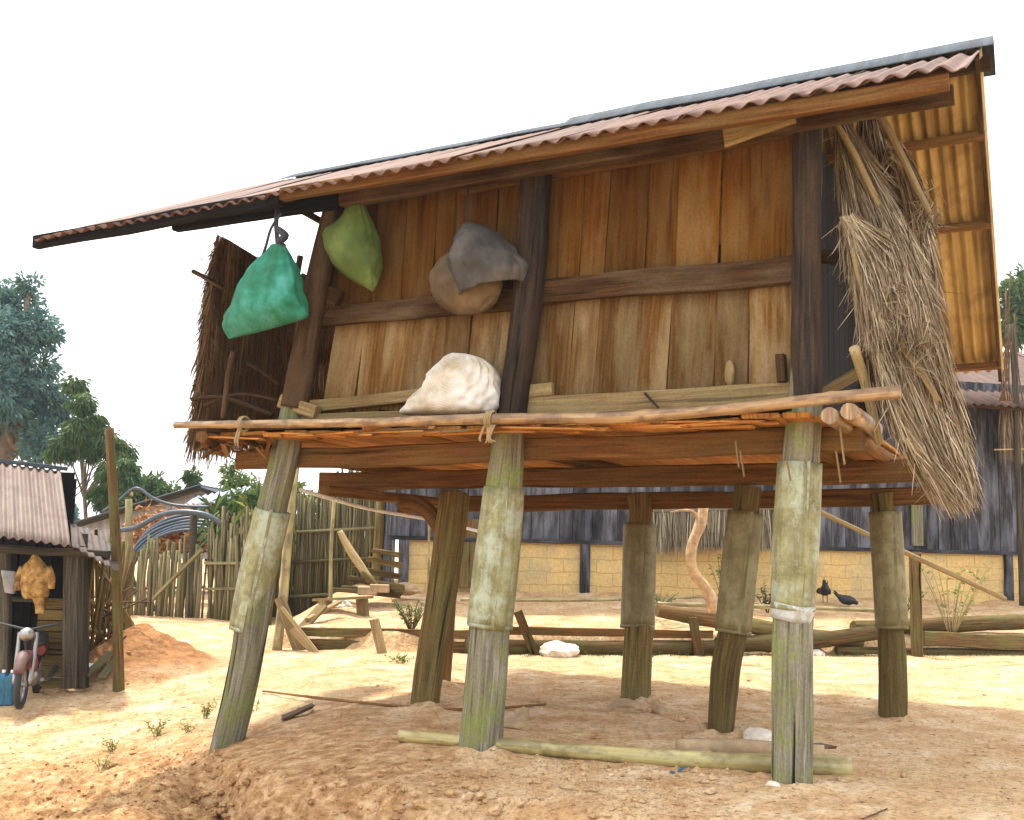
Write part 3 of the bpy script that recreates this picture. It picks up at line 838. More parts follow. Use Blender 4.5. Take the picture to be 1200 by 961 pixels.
m = MB(); m.tube([F(756,461,-.02), F(764,470,-.06), F(772,478,-.08)], [.012,.010,.006], 8, .1); gpart(m, 'peg', 'upper_post')
# dark overlay faces of the posts above the floor
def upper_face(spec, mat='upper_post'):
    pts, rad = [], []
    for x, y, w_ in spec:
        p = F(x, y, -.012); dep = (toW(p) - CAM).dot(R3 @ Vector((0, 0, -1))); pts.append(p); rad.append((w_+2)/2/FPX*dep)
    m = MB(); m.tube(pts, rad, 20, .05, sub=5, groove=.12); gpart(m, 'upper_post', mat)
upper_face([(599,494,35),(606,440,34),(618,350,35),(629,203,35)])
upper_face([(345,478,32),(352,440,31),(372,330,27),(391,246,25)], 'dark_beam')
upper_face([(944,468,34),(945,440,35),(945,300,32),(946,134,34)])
# floor inside, back wall, side dividers: keep the inside of the store dark
m = MB()
x = -4.6
while x < .1:
    wd = random.uniform(.2, .3); m.bar((x+wd/2, 3.1, 2.4), (x+wd/2, 3.1, 4.6), wd-.006, .03, up=(0, 1, 0), seg=3, jit=.04); x += wd
gpart(m, 'rear_wall', 'dark_beam')
m = MB(); y = 1.1
while y < 3.0:
    wd = random.uniform(.2, .3); m.bar((.02, y+wd/2, 2.4), (.02, y+wd/2, 4.75), .03, wd-.006, up=(0, 1, 0), seg=3, jit=.04); y += wd
gpart(m, 'side_wall', 'black_wood')  # black boards carry the shade of the gable opening in their colour
m = MB(); y = .6
while y < 3.0:
    wd = random.uniform(.2, .3); m.bar((-4.35, y+wd/2, 2.4), (-4.1, y+wd/2, 4.6), .03, wd-.006, up=(0, 1, 0), seg=3, jit=.04); y += wd
gpart(m, 'side_wall', 'dark_beam')

# ---- roof
EL = F(44,284,-.6); ER = F(1122,80,-.6)
def eave(X_): t = (X_-EL.x)/(ER.x-EL.x); return EL.z + (ER.z-EL.z)*t
RL = F(340,213,1.9); RRt = F(1145,62,1.9)
def ridge(X_): t = (X_-RL.x)/(RRt.x-RL.x); return RL.z + (RRt.z-RL.z)*t
front = MB(); nsh = 9; x0, x1 = EL.x, ER.x
for k in range(nsh):
    a0 = x0 + (x1-x0)*k/nsh - .04; a1 = x0 + (x1-x0)*(k+1)/nsh + .05
    dz = .004*(k % 2); jr = random.uniform(-.04, .03)
    o_ = Vector((a0, 1.95, ridge(a0)+.03+dz)); u_ = Vector((a1-a0, 0, (eave(a1)-eave(a0)))); v_ = Vector((0, -2.55+jr, eave(a0)-ridge(a0)-.03+.02))
    if k == nsh-1:
        bend = lambda a, b: Vector((0, 0, -.05*max(0, (a-.75)/.25)**2 * b))
    else: bend = None
    front.corr(o_, u_, v_, .145, .017, .006, nv=8, per=12, sag=.012, bend=bend, r=random.random())
roof = gpart(front, 'front_roof_sheet', 'roof_front')
rear = MB(); RZ = F(1172,438,5.2).z; xl = -5.45; xr = F(1172,438,5.2).x; nsh = 7
for k in range(nsh):
    a0 = xl + (xr-xl)*k/nsh - .03; a1 = xl + (xr-xl)*(k+1)/nsh + .04
    rear.corr(Vector((a0, 1.85, ridge(a0)+.02+.004*(k%2))), Vector((a1-a0, 0, ridge(a1)-ridge(a0))), Vector((0, 3.35, RZ-ridge(a0))), .112, .022, .006, nv=8, per=10, sag=.012, r=random.random())
gpart(rear, 'rear_roof_sheet', 'roof_rear')
# ridge cap: bent sheets
rc = MB(); segs = [(-5.9, -2.2), (-2.5, xr + .13)]
for q, (a0, a1) in enumerate(segs):
    hh_ = (.085, .125)[q]
    for sgn, dy, dzz in ((-1, -.27, -(hh_+.07)), (1, .34, -(hh_+.07))):
        n = 14; base = len(rc.v)
        for lay in (0, 1):
            for i in range(n+1):
                xx = a0 + (a1-a0)*i/n; zz = ridge(xx) + hh_ - lay*.008 + .012*noise.noise((xx*1.5, q*5, 2))
                rc.v.append(Vector((xx, 1.9, zz))); rc.v.append(Vector((xx, 1.9+dy, zz+dzz)))
        for i in range(n):
            A_ = base+i*2; B_ = A_ + (n+1)*2; xx = a0 + (a1-a0)*i/n; s_ = (a1-a0)/n
            uvs = ((xx, 0), (xx+s_, 0), (xx+s_, .3), (xx, .3))
            rc.face((A_, A_+2, A_+3, A_+1), uvs, .5, True); rc.face((B_+1, B_+3, B_+2, B_), uvs, .5, True)
            rc.face((A_+1, A_+3, B_+3, B_+1), uvs, .5)
        rc.face((base, base+1, base+(n+1)*2+1, base+(n+1)*2), ((0, 0),)*4, .5)
        e_ = base + n*2; rc.face((e_, e_+1, e_+(n+1)*2+1, e_+(n+1)*2), ((0, 0),)*4, .5)
gpart(rc, 'ridge_cap', 'ridge')
# ridge board end, battens between cap and sheet
m = MB(); m.bar((-6.0, 1.95, ridge(-6)-.08), (xr+.1, 1.95, ridge(xr)-.08), .06, .12, jit=.08, seg=12); gpart(m, 'ridge_beam', 'dark_beam')
# eave beam right beneath the sheet, wall purlin, rear purlins
m = MB(); m.bar(F(42,284,-.50), F(330,232,-.50), .09, .125, jit=.10, seg=10); gpart(m, 'eave_beam', 'black_wood', label='left end of the eave beam, coloured black as a silhouette')  # backlit silhouette painted as black timber
m = MB(); m.bar(F(331,229,-.50), F(1112,95,-.50), .08, .105, jit=.10, seg=20); gpart(m, 'eave_beam', 'under_beam')
m = MB(); m.bar(F(206,264,-.16), F(400,235,-.16), .10, .12, jit=.1, seg=20); gpart(m, 'purlin', 'black_wood')  # left piece painted black for the same silhouette
m = MB(); m.bar(F(401,235,-.16), F(1118,112,-.16), .10, .12, jit=.1, seg=20); gpart(m, 'purlin', 'dark_beam')
def rear_z(Yy, X_): return ridge(X_) + (RZ-ridge(X_))*(Yy-1.85)/3.35
for Yy, d in ((2.5, .07), (3.35, .07), (5.02, .06)):
    m = MB(); m.bar((-5.3, Yy, rear_z(Yy, -5.3)-d), (xr+.02, Yy, rear_z(Yy, xr)-d), .07, .08, jit=.1, seg=14); gpart(m, 'purlin', 'under_beam')
m = MB(); m.bar((xr+.0, 1.85, rear_z(1.85, xr)-.03), (xr+.0, 5.22, rear_z(5.22, xr)-.03), .035, .11, jit=.08, seg=10); gpart(m, 'verge_board', 'dark_beam')
for X_ in (-4.2, -2.0, .02):
    m = MB(); m.bar((X_, -.5, eave(X_)+.02), (X_, 1.9, ridge(X_)-.14), .07, .09, jit=.1); gpart(m, 'rafter', 'dark_beam')
    m = MB(); m.bar((X_, 1.9, ridge(X_)-.14), (X_, 5.1, rear_z(5.1, X_)-.14), .07, .09, jit=.1); gpart(m, 'rafter', 'dark_beam')
# pale tapered board tucked beneath the eave by the right post
m = MB(); m.bar(F(848,158,-.22), F(932,136,-.22), .03, .20, jit=.05, taper=.55, r=.9); gpart(m, 'wedge_board', 'pale_wood')
m = MB(); m.bar(F(342,240,-.1), F(392,268,.2), .06, .05, jit=.1); gpart(m, 'strut', 'dark_beam')

# ---- thatch screens
def strip(name, rows, dens, mat, wd=.008, ln=(.35, .8), thick=.05, spread=.03, core=True, label=None, fringe=0, rag=.012, parent=None):
    """rows: (left px, py, right px, py, Y left, Y right) from top to bottom"""
    P = [(F(a, b, e), F(c, d, f)) for a, b, c, d, e, f in rows]
    cum = [0]
    for i in range(1, len(P)): cum.append(cum[-1] + ((P[i][0]+P[i][1])/2 - (P[i-1][0]+P[i-1][1])/2).length)
    def at(t, u):
        t = max(0, min(cum[-1]-1e-6, t)); i = 0
        while cum[i+1] < t: i += 1
        k = (t-cum[i])/(cum[i+1]-cum[i]); l = P[i][0].lerp(P[i+1][0], k); r = P[i][1].lerp(P[i+1][1], k)
        return l.lerp(r, u)
    def nrm(t, u):
        a_ = at(t, min(1, u+.05)) - at(t, max(0, u-.05)); b_ = at(min(cum[-1], t+.05), u) - at(max(0, t-.05), u); n_ = a_.cross(b_)
        n_ = n_.normalized() if n_.length > 1e-9 else Vector((0, -1, 0))
        return n_ if n_.y < 0 else -n_
    m = MB()
    if core:
        c = MB(); nt_, nu_ = 24, 10
        for lay in (0, 1):
            for i in range(nt_+1):
                for j in range(nu_+1):
                    t = cum[-1]*i/nt_; u = .04+.92*j/nu_
                    c.v.append(at(t, u) + nrm(t, u)*((.5-lay)*thick*.7 + .012*noise.noise((t*6, u*9, lay))))
        N = (nt_+1)*(nu_+1)
        for i in range(nt_):
            for j in range(nu_):
                a_ = i*(nu_+1)+j; q = (a_, a_+1, a_+nu_+2, a_+nu_+1); uvs = tuple((.9*x_, .3*y_) for x_, y_ in ((j/nu_, i), ((j+1)/nu_, i), ((j+1)/nu_, i+1), (j/nu_, i+1)))
                c.face(q, uvs, random.random()); c.face(tuple(x+N for x in reversed(q)), tuple(reversed(uvs)), random.random())
    wavg = sum((a_-b_).length for a_, b_ in P)/len(P)
    n = int(dens * wavg * cum[-1])
    for k in range(n):
        t = random.uniform(-.12, cum[-1]); u = random.uniform(-.01, 1.01); L_ = random.uniform(*ln)
        side = random.choice((1, 1, 1, -1))
        o1 = nrm(t, u) * (side*random.uniform(.25, .75)*thick)
        t2 = t + L_
        du = random.gauss(0, spread)
        a_ = at(max(t, 0), u) + o1
        if t2 <= cum[-1]: b_ = at(t2, u+du) + nrm(t2, u)*(side*random.uniform(.3, 1.1)*thick)
        else:
            tan = (at(cum[-1], u) - at(cum[-1]-.12, u)).normalized()
            b_ = at(cum[-1], u+du) + o1 + tan*min(t2-cum[-1], .10+fringe*random.random())
        m.strand(a_, b_, wd*random.uniform(.6, 1.3), (random.gauss(0, rag), random.gauss(0, rag), random.gauss(0, rag)), max(0, min(1, random.random()*.75 + .55*noise.noise(a_*9) + .12)))
    for k in range(int(n*.05)):
        t = random.uniform(0, cum[-1]); u = random.choice((random.uniform(-.02, .06), random.uniform(.94, 1.02), random.random()))
        a_ = at(t, u); d = Vector((random.gauss(0, .5), random.gauss(-.2, .3), -random.uniform(.3, 1))).normalized()
        m.strand(a_, a_ + d*random.uniform(.08, .25), wd*.6, (0, 0, -.02))
    o = gpart(m, name, mat, parent, label)
    if core: gpart(c, 'thatch_backing', 'straw_core', o)
    return o
# right-hand screen hanging off the gable
strip('thatch_screen', [(1008,118,1026,118,.9,.9),(1006,160,1046,165,.8,.85),(1006,215,1068,215,.7,.8),(1010,270,1088,262,.6,.8),(1018,330,1096,320,.5,.7),(1024,370,1100,350,.5,.7)], 3600, 'straw', .007, (.2,.6), .07, .06, rag=.02)
strip('thatch_screen', [(978,140,992,136,.5,.5),(980,190,1012,180,.4,.45),(986,240,1040,225,.35,.45),(994,290,1066,272,.1,.2),(1004,350,1086,335,-.02,.05),(1012,400,1098,385,-.05,.0)], 3600, 'straw', .007, (.2,.6), .07, .06, rag=.02)
strip('thatch_screen', [(1036,165,1052,165,.6,.7),(1050,210,1075,205,.6,.75),(1058,260,1092,250,.6,.8),(1064,310,1090,300,.6,.8)], 2600, 'straw_dark', .008, (.3,.6), .04, label='brown inner layer of the thatch')
strip('thatch_screen', [(986,258,996,256,.1,.15),(988,285,1022,270,.1,.2),(994,315,1062,300,.08,.2),(1004,350,1090,335,.05,.2),(1016,400,1104,390,.0,.25),(1030,450,1112,440,.0,.25),(1048,500,1122,490,.0,.28),(1070,545,1132,535,.05,.3),(1092,575,1136,566,.1,.3)],
      5200, 'straw', .007, (.15,.55), .11, .06, fringe=.12, rag=.025)
for pts in ([(973,134),(998,176),(1030,240),(1060,290)], [(1020,128),(1040,150),(1072,215),(1090,250)]):
    m = MB(); m.tube([F(x, y, .28) for x, y in pts], [.018,.026,.024,.016], 10, .08, sub=8, nodes=.4); gpart(m, 'thatch_pole', 'pole_wood')
m = MB(); m.tube([F(x, y, -.02) for x, y in ((998,290),(1012,345),(1040,385),(1075,430),(1100,470))], [.014,.02,.022,.022,.014], 10, .2, sub=6); gpart(m, 'thatch_pole', 'pole_wood')
m = MB(); m.tube([F(1001,408,-.1), F(1014,450,.1), F(1030,520,.3)], [.035,.035,.03], 12, .05); gpart(m, 'thatch_pole', 'pole_wood')
# knots of twisted straw
m = MB()
for cx, cy, Yy, R_ in ((1046,180,.45,.09),(1085,245,.45,.13),(1050,385,-.05,.12),(1075,400,-.05,.14),(1045,350,-.05,.09)):
    c = F(cx, cy, Yy); m = MB()
    for k in range(int(900*R_)):
        d = Vector((random.gauss(.25, .5), random.gauss(0, .4), random.gauss(-.9, .6))).normalized()
        a_ = c + Vector((random.gauss(0, .4), random.gauss(-.1, .15), random.gauss(0, .7)))*R_; m.strand(a_, a_ + d*R_*random.uniform(.5, 1.3), .007, (random.gauss(0, .03), random.gauss(-.02, .02), random.gauss(0, .03)), random.random()*.6)
    gpart(m, 'straw_knot', 'straw')
# bamboo end sticking out of the thatch, struts inside the gable opening
m = MB(); m.bar(F(962,462,.4), F(1004,438,.6), .06, .08, jit=.1); gpart(m, 'strut', 'pale_wood')
m = MB(); m.bar(F(962,300,.5), F(985,302,.5), .05, .10, jit=.1); gpart(m, 'strut', 'dark_beam')
# left-hand screen: we look at its inner face from the front
strip('thatch_screen', [(258,276,372,345,.35,2.6),(250,320,372,370,.35,2.6),(246,345,398,372,.35,2.9),(244,360,400,400,.35,3.0),(238,420,392,440,.3,3.0),(233,480,385,478,.3,3.0),(229,500,372,500,.3,2.8)],
      2600, 'straw_dark', .010, (.3,.7), .05, .02, fringe=.3)
strip('thatch_screen', [(340,240,352,246,2.2,2.6),(338,290,380,300,2.0,3.0),(336,360,390,360,1.9,3.0),(330,470,384,470,1.8,3.0)],
      1500, 'straw_dark', .010, (.3,.7), .04, .02, fringe=.1) if False else None
m = MB()
for k in range(420):      # loose ragged outer edge
    t = random.random(); a_ = F(256 - 26*t, 280 + 225*t, .32)
    m.strand(a_, a_ + Vector((-random.uniform(.02, .17), random.gauss(0, .06), -random.uniform(.15, .5))), .009, (random.gauss(0, .02), 0, -.03))
gpart(m, 'thatch_fringe', 'straw_dark'); m = MB()
for k in range(150):
    x = random.uniform(228, 330); a_ = F(x, random.uniform(495, 510), .35)
    m.strand(a_, a_ + Vector((random.gauss(-.03, .05), random.gauss(0, .04), -random.uniform(.1, .38) * (1.2 if x < 280 else .6))), .011, (0, 0, -.02))
gpart(m, 'thatch_fringe', 'straw_dark'); m = MB()
for k in range(30):
    x = random.uniform(366, 392); a_ = F(x, random.uniform(425, 440), .6); m.strand(a_, a_ + Vector((random.gauss(0, .03), 0, -random.uniform(.1, .3))), .012)
gpart(m, 'thatch_fringe', 'straw_dark')
for pts, r_ in (([(226,318),(240,325),(262,338)], .022), ([(274,412),(268,440),(262,490)], .03), ([(225,468),(262,466),(320,486)], .022), ([(240,475),(280,462),(330,470)], .018), ([(290,426),(310,438),(328,452)], .015)):
    m = MB(); m.tube([F(x, y, .2) for x, y in pts], r_, 8, .1, sub=4); gpart(m, 'thatch_pole', 'dark_beam')
m = MB(); m.tube([F(352,300,.4), F(345,340,.5)], [.03, .03], 10, .1); gpart(m, 'strut', 'dark_beam')
# bark and dry husks caught on the ledge at the left end
m = MB()
for k in range(40):
    a_ = F(random.uniform(240, 330), random.uniform(500, 530), random.uniform(-.3, 0)); m.bar(a_, a_ + Vector((random.uniform(-.2, .25), random.uniform(-.1, .1), random.uniform(-.12, .08))), random.uniform(.02, .06), .008, jit=.3, rag=.03)
gpart(m, 'bark_strip', 'under_beam')

# ================================================================== THINGS ON THE GRANARY (world space)
def FW(px, py, Yy): return toW(F(px, py, Yy))
FRONT = -E2
def secs(rows, Yy): return [(FW(a, b, Yy), FW(c, d, Yy), dp) for a, b, c, d, dp in rows]
def hang(name, rows, Yy, mat, part, cord, label, cat, wr=.06, pleat=0, cordmat='rope_black', power=2.2, group=None, thin=False, seg=72):
    base = FW(rows[-1][0], rows[-1][1], Yy)
    e = empty(name, base, label, cat, group)
    m = MB(); m.loft(secs(rows, Yy), FRONT, seg=seg, wr=wr, pleat=pleat, power=power); shift(m, e); m.build(part, mat, e)
    if cord:
        c = MB()
        for pts, r_ in cord: c.tube([FW(x, y, Yy+yy) for x, y, yy in pts], r_, 8, .25, sub=6)
        shift(c, e); c.build('hanging_cord', cordmat, e)
    return e
hang('net_bag', [(319,288,333,287,.05),(312,297,338,295,.07),(303,306,342,303,.10),(294,322,347,316,.15),(284,342,351,334,.19),(274,360,354,350,.20),(267,376,355,362,.18),(266,388,356,370,.12),(270,397,354,374,.03)], -.42, 'teal_bag', 'bag_body',
     [([(326,246,.05),(324,262,0),(326,290,0)], .022), ([(330,250,0),(318,268,-.02),(312,288,0),(306,306,0)], .012), ([(324,268,-.02),(334,276,-.03),(326,284,-.03),(333,290,0)], .03)],
     'bulging teal net bag knotted beneath the left end of the eave', 'bag', .09, .05)
hang('net_bag', [(408,230,424,232,.04),(404,248,430,248,.06),(396,262,436,262,.10),(383,272,441,274,.14),(384,288,443,288,.17),(390,304,444,306,.17),(400,318,443,322,.13),(415,330,441,334,.08),(430,338,437,342,.02)], -.12, 'lime_bag', 'bag_body',
     [([(414,205,.02),(415,232,0)], .02), ([(420,210,.02),(418,240,0)], .012)], 'lopsided olive green bag hanging against the upper planks', 'bag', .08, .04, 'rope_black')
hang('bundle', [(540,290,566,290,.06),(520,303,580,303,.13),(509,318,586,318,.17),(505,333,588,333,.18),(508,348,584,348,.16),(520,361,572,361,.11),(536,369,560,368,.03)], -.10, 'brown_cloth', 'bundle_body',
     [([(549,215,.12),(548,245,.05),(549,292,0)], .008)], 'rounded dull brown bundle half hidden by a dark cloth', 'bundle', .10, .03, 'rope_black', 2.0)
m = MB()
m.loft(secs([(544,262,556,263,.03),(540,274,574,269,.12),(536,290,592,283,.21),(533,304,606,296,.25),(532,318,613,306,.26),(535,334,617,314,.25),(542,352,612,330,.22)], -.12), FRONT, seg=44, wr=.10, half=True, pleat=.02, pf=5)
oc = solid(m, 'cloth', 'dark_cloth', 'dark grey stiff cloth draped over the hanging brown bundle', 'cloth')
sm_ = oc.modifiers.new('thickness', 'SOLIDIFY'); sm_.thickness = .008
e = empty('sack', FW(530,487,-.12), 'plump cream sack resting on the ledge behind the bamboo rail', 'sack')
m = MB(); m.loft(secs([(531,414,548,415,.03),(524,418,566,421,.07),(519,424,578,431,.12),(511,436,583,442,.17),(502,449,584,454,.20),(491,463,584,466,.22),(481,476,583,477,.22),(477,485,580,484,.19),(486,488,575,487,.10)], -.10), FRONT, seg=96, wr=.12, power=2.8, pleat=.05, pf=19)
shift(m, e); m.build('sack_body', 'white_sack', e)
# ================================================================== PLANK HOUSE BEHIND
HA = ground_pt(462, 692); HB = at_y(1215, 706, 21.4)
HA = Vector((HA.x, 18.4, 0)); HB = Vector((10.6, 21.2, 0))
hd = (HB - HA).normalized(); hn = Vector((hd.y, -hd.x, 0))       # towards the camera
HZ = .62
HE = empty('plank_house', (HA.x, HA.y, HZ), 'long slate grey plank house on a mud block footing behind the terrace', 'house', rz=atan2(hd.y, hd.x))
HLn = (HB - HA).length
def HU(px, py, off=0.0):      # point on the house front, in its own frame
    d = ray(px, py); o_ = HA + hn*off; t = (o_ - CAM).dot(hn)/d.dot(hn); p = CAM + d*t - Vector((HA.x, HA.y, HZ))
    return Vector((p.dot(hd), -p.dot(hn), p.z))
def hpart(mb, name, mat, parent=None): return mb.build(name, mat, parent or HE)
zt = HU(700, 636).z
m = MB(); L_ = HLn + 6
n = 60; hgt = zt - .02
base = 0
for i in range(n+1):
    for j, (yy, zz) in enumerate(((0, -.4), (0, hgt), (.3, hgt), (.3, -.4))):
        x = .25 + (L_-.25)*i/n
        m.v.append(Vector((x, yy + (.012*noise.noise((x*2, zz*2, 1)) if j < 2 else 0), zz)))
for i in range(n):
    x0_ = (L_)*i/n; x1_ = (L_)*(i+1)/n
    for j in range(3):
        a_ = i*4+j; m.face((a_, a_+4, a_+5, a_+1), ((x0_, -.4 if j == 0 else hgt), (x1_, -.4 if j == 0 else hgt), (x1_, hgt), (x0_, hgt)), .5)
m.face((0, 1, 2, 3), ((0, 0), (0, hgt), (.3, hgt), (.3, 0)), .5)
m.face((n*4+3, n*4+2, n*4+1, n*4), ((0, 0), (0, hgt), (.3, hgt), (.3, 0)), .5)
hpart(m, 'mud_block_wall', 'adobe')
m = MB(); x = 0
while x < L_:
    wd = random.uniform(.16, .34); m.bar((x+wd/2, .04 + random.uniform(-.015, .015), zt+.02), (x+wd/2, .04, 4.3), wd-.008, .03, up=(0, 1, 0), seg=5, jit=.04, r=random.random()); x += wd
hpart(m, 'plank_wall', 'house_plank')
m = MB(); m.bar((.2, .10, zt+1.3), (L_-.2, .10, zt+1.3), .02, 2.6, seg=4, jit=0); hpart(m, 'gap_backing', 'black_wood')  # dark backing added to stop light showing through the plank gaps
m = MB(); m.bar((-.1, -.04, zt+.0), (L_, -.04, zt+.0), .10, .07, jit=.08, seg=40); hpart(m, 'sill_beam', 'house_plank')
for px_ in (473, 599, 686, 1182):
    m = MB(); p = HU(px_, 660, .05); m.bar((p.x, -.03, -.2), (p.x, -.03, zt), .17, .10, up=(0, 1, 0), jit=.08); hpart(m, 'wall_post', 'house_plank')
for px_ in (610, 1178):
    pass
p = HU(549, 650, .05)
m = MB(); m.bar((p.x, -.05, .12), (p.x, -.05, 1.3), .34, .05, up=(0, 1, 0), jit=.03); hpart(m, 'door', 'log')
m = MB(); m.bar((p.x-.28, -.06, .0), (p.x-.28, -.06, 1.3), .10, .07, up=(0, 1, 0)); hpart(m, 'door_post', 'house_plank')
m = MB(); m.bar((p.x+.28, -.06, .0), (p.x+.28, -.06, 1.3), .10, .07, up=(0, 1, 0)); hpart(m, 'door_post', 'house_plank')
p = HU(1105, 600)
for dx_ in (3.2, .6):
    m = MB(); m.bar((p.x-dx_, -.05, zt+.1), (p.x-dx_, -.05, zt+1.1), .24, .03, up=(0, 1, 0)); hpart(m, 'pale_plank', 'grey_post')
# roof of the plank house
m = MB(); ez = 4.15
for k in range(14):
    a0 = -.8 + k*(L_+1)/14
    m.corr((a0, 3.2, ez+1.5), ((L_+1)/14+.06, 0, 0), (0, -4.1, -1.5-.45), .19, .025, .006, nv=4, per=6, sag=.02)
hpart(m, 'roof', 'rusty_sheet')
m = MB(); m.bar((-.8, -.75, ez-.44), (L_, -.75, ez-.44), .08, .10, seg=20); hpart(m, 'eave_beam', 'dark_beam')
m = MB()
for k in range(22): m.bar((0.0, .1 + k*.26, -.2), (0.0, .1 + k*.26, 4.0 + min(k, 12)*.09), .25, .03, up=(1, 0, 0), seg=3)
hpart(m, 'side_wall', 'house_plank')

# thatch bundle leaning at the house, seen under the granary floor
def bundle(name, c0, c1, wd, dens, mat, label, cat, hang_=.35, swd=.012):
    c0 = Vector(c0); c1 = Vector(c1); e = empty(name, (c0+c1)/2 - Vector((0, 0, hang_)), label, cat)
    m = MB()
    for k in range(int(dens)):
        t = random.random(); a_ = c0.lerp(c1, t) + Vector((0, random.uniform(-wd, wd), random.uniform(-.03, .06)))
        m.strand(a_, a_ + Vector((random.gauss(0, .04), random.gauss(-.04, .04), -hang_*random.uniform(.6, 1.25))), swd, (random.gauss(0, .02), 0, 0))
    for k in range(7): m.tube([c0 + Vector((0, (k-3)*wd/4, -.05)), c1 + Vector((0, (k-3)*wd/4, -.05))], wd*.35, 8, .2, r=.1)
    shift(m, e); m.build('straw', mat, e)
    p = MB(); p.tube([c0 + Vector((-.1, -wd, 0)), c1 + Vector((.1, -wd, 0))], .02, 8, .1); shift(p, e); p.build('carrying_pole', 'pole_wood', e)
    return e
a_ = HU(764, 604, .35); b_ = HU(912, 596, .35)
tw = lambda l: Vector((HA.x, HA.y, HZ)) + hd*l.x - hn*l.y + Vector((0, 0, l.z))
bundle('straw_awning', tw(a_)+Vector((0, 0, .12)), tw(b_)+Vector((0, 0, .05)), .10, 2600, 'straw_grey', 'shaggy grey straw awning hanging on the house behind the central posts', 'awning', .68, .018)
a_ = tw(HU(1172, 470, .4)); b_ = tw(HU(1235, 478, .4))
bundle('straw_bundle', a_, b_, .12, 1300, 'straw', 'bundle of reddish straw hanging on the dark planks at far right', 'straw bundle', 1.0, .016)
m = MB(); m.tube([tw(HU(1165,527,.6)), tw(HU(1215,526,.6))], .015, 8, .1); solid(m, 'cane', 'pole_wood', 'thin pale horizontal cane crossing the hanging straw bundle at far right', 'cane')

# ================================================================== TERRACE EDGING AND CLUTTER
def G2(px, py, dz=0):
    p = ground_pt(px, py); p.z += dz; return p
def edgep(px, py, back=0):
    "point above the terrace edging line"
    d = ray(px, py)
    ex = [p.x for p in EDGE]; ey = [p.y for p in EDGE]; t = 15.0/d.y
    for k in range(20):
        x = (CAM + d*t).x; y = float(np.interp(x, ex, ey)) + .02 + back; t = (y)/d.y
    return CAM + d*t
def log(name, pts, rad, mat, label, group, back=0, cat='log', kind='bar', h=None, jit=.12):
    m = MB()
    P_ = [edgep(x, y, back) for x, y in pts]
    if kind == 'tube': m.tube(P_, rad, 12, jit, sub=5, groove=.2)
    else:
        for i in range(len(P_)-1): m.bar(P_[i], P_[i+1], rad, h or rad*2, jit=jit, seg=8)
    return solid(m, name, mat, label, cat, group)
GE = 'timbers edging the earth terrace'
log('edging_plank', [(352,740),(560,744)], .07, 'log', 'orange brown upper edging plank between the left stakes', GE, .0, 'plank', h=.12)
log('edging_plank', [(345,756),(560,760)], .08, 'log', 'lower dark edging plank at the left end of the terrace', GE, -.02, 'plank', h=.17)
log('edging_plank', [(550,738),(835,744)], .07, 'under_beam', 'long reddish plank topping the terrace edge behind the middle posts', GE, .02, 'plank', h=.11)
log('edging_log', [(545,757),(700,760),(850,758)], .11, 'log', 'mossy dark log beneath the long reddish plank', GE, .02, kind='tube')
log('edging_log', [(770,716),(850,728),(930,742),(1010,752)], [.09,.13,.12,.08], 'log', 'large split log slanting down to the right behind the right posts', GE, .12, kind='tube')
log('edging_log', [(840,755),(930,752),(1030,742)], [.10,.12,.1], 'log', 'rough log lying low between the two right posts', GE, -.02, kind='tube')
log('edging_log', [(1000,735),(1100,732),(1230,728)], [.1,.12,.12], 'log', 'thick brown log behind the leafy bush at right', GE, .35, kind='tube')
log('edging_beam', [(1080,748),(1230,754)], .16, 'log', 'squared mossy beam lying at the right end of the terrace', GE, -.1, 'beam', h=.22)
log('edging_log', [(980,762),(1100,764),(1240,768)], [.05,.06,.06], 'log', 'thin dark log at the foot of the squared mossy beam', GE, -.05, kind='tube')
GS = 'wooden stakes along the terrace edge'
def stake(a, b, wd, th_, label, back=-.12, mat='pole_wood'):
    m = MB(); p = edgep(*a, back); q = edgep(*b, back); m.bar(p - (q-p).normalized()*.15, q, wd, th_, up=(0, 1, 0), jit=.1, rag=.015); solid(m, 'stake', mat, label, 'stake', GS)
stake((351,766), (327,700), .15, .06, 'tall stake at the left end of the terrace, leaning left')
stake((366,762), (343,738), .09, .05, 'short stake beside the tall leftmost stake, leaning left', -.16)
stake((449,772), (438,726), .13, .06, 'pale upright stake in front of the left edging planks', -.15)
stake((626,764), (607,717), .12, .05, 'stake leaning left just behind the white rock', -.12, 'log')
stake((820,768), (812,724), .13, .06, 'weathered stake left of the dark leaning post', -.14, 'log')
stake((372,765), (330,712), .05, .04, 'thin batten crossing the leftmost stakes', -.2) 
# small bench-like boards on the terrace at left
m = MB(); p, q = G2(385,712), G2(455,700)
def board(a, b, wd, th_, mat, name, label, cat, group=None, up=(0, 0, 1)):
    m = MB(); m.bar(a, b, wd, th_, up=up, jit=.08, rag=.01); return solid(m, name, mat, label, cat, group)
board(edgep(352,740,.4)+Vector((0,0,.02)), edgep(378,712,.8)+Vector((0,0,.02)), .22, .04, 'pale_wood', 'plank', 'pale plank propped between the leftmost stakes', 'plank')
board(edgep(360,726,.5), edgep(398,705,1.1), .10, .04, 'pale_wood', 'plank', 'narrow pale plank lying beside the propped plank', 'plank')
tb = empty('low_bench', edgep(398,722,1.4), 'low pale bench at the left of the terrace', 'bench')
m = MB(); m.bar(edgep(372,703,1.5), edgep(432,700,1.3), .24, .04); shift(m, tb); m.build('bench_top', 'pale_wood', tb)
for x in (380, 424):
    m = MB(); m.bar(edgep(x,702,1.4), edgep(x+2,720,1.4)-Vector((0,0,.12)), .16, .14); shift(m, tb); m.build('leg', 'pale_wood', tb)
GP = 'pieces of scrap timber piled by the house corner'
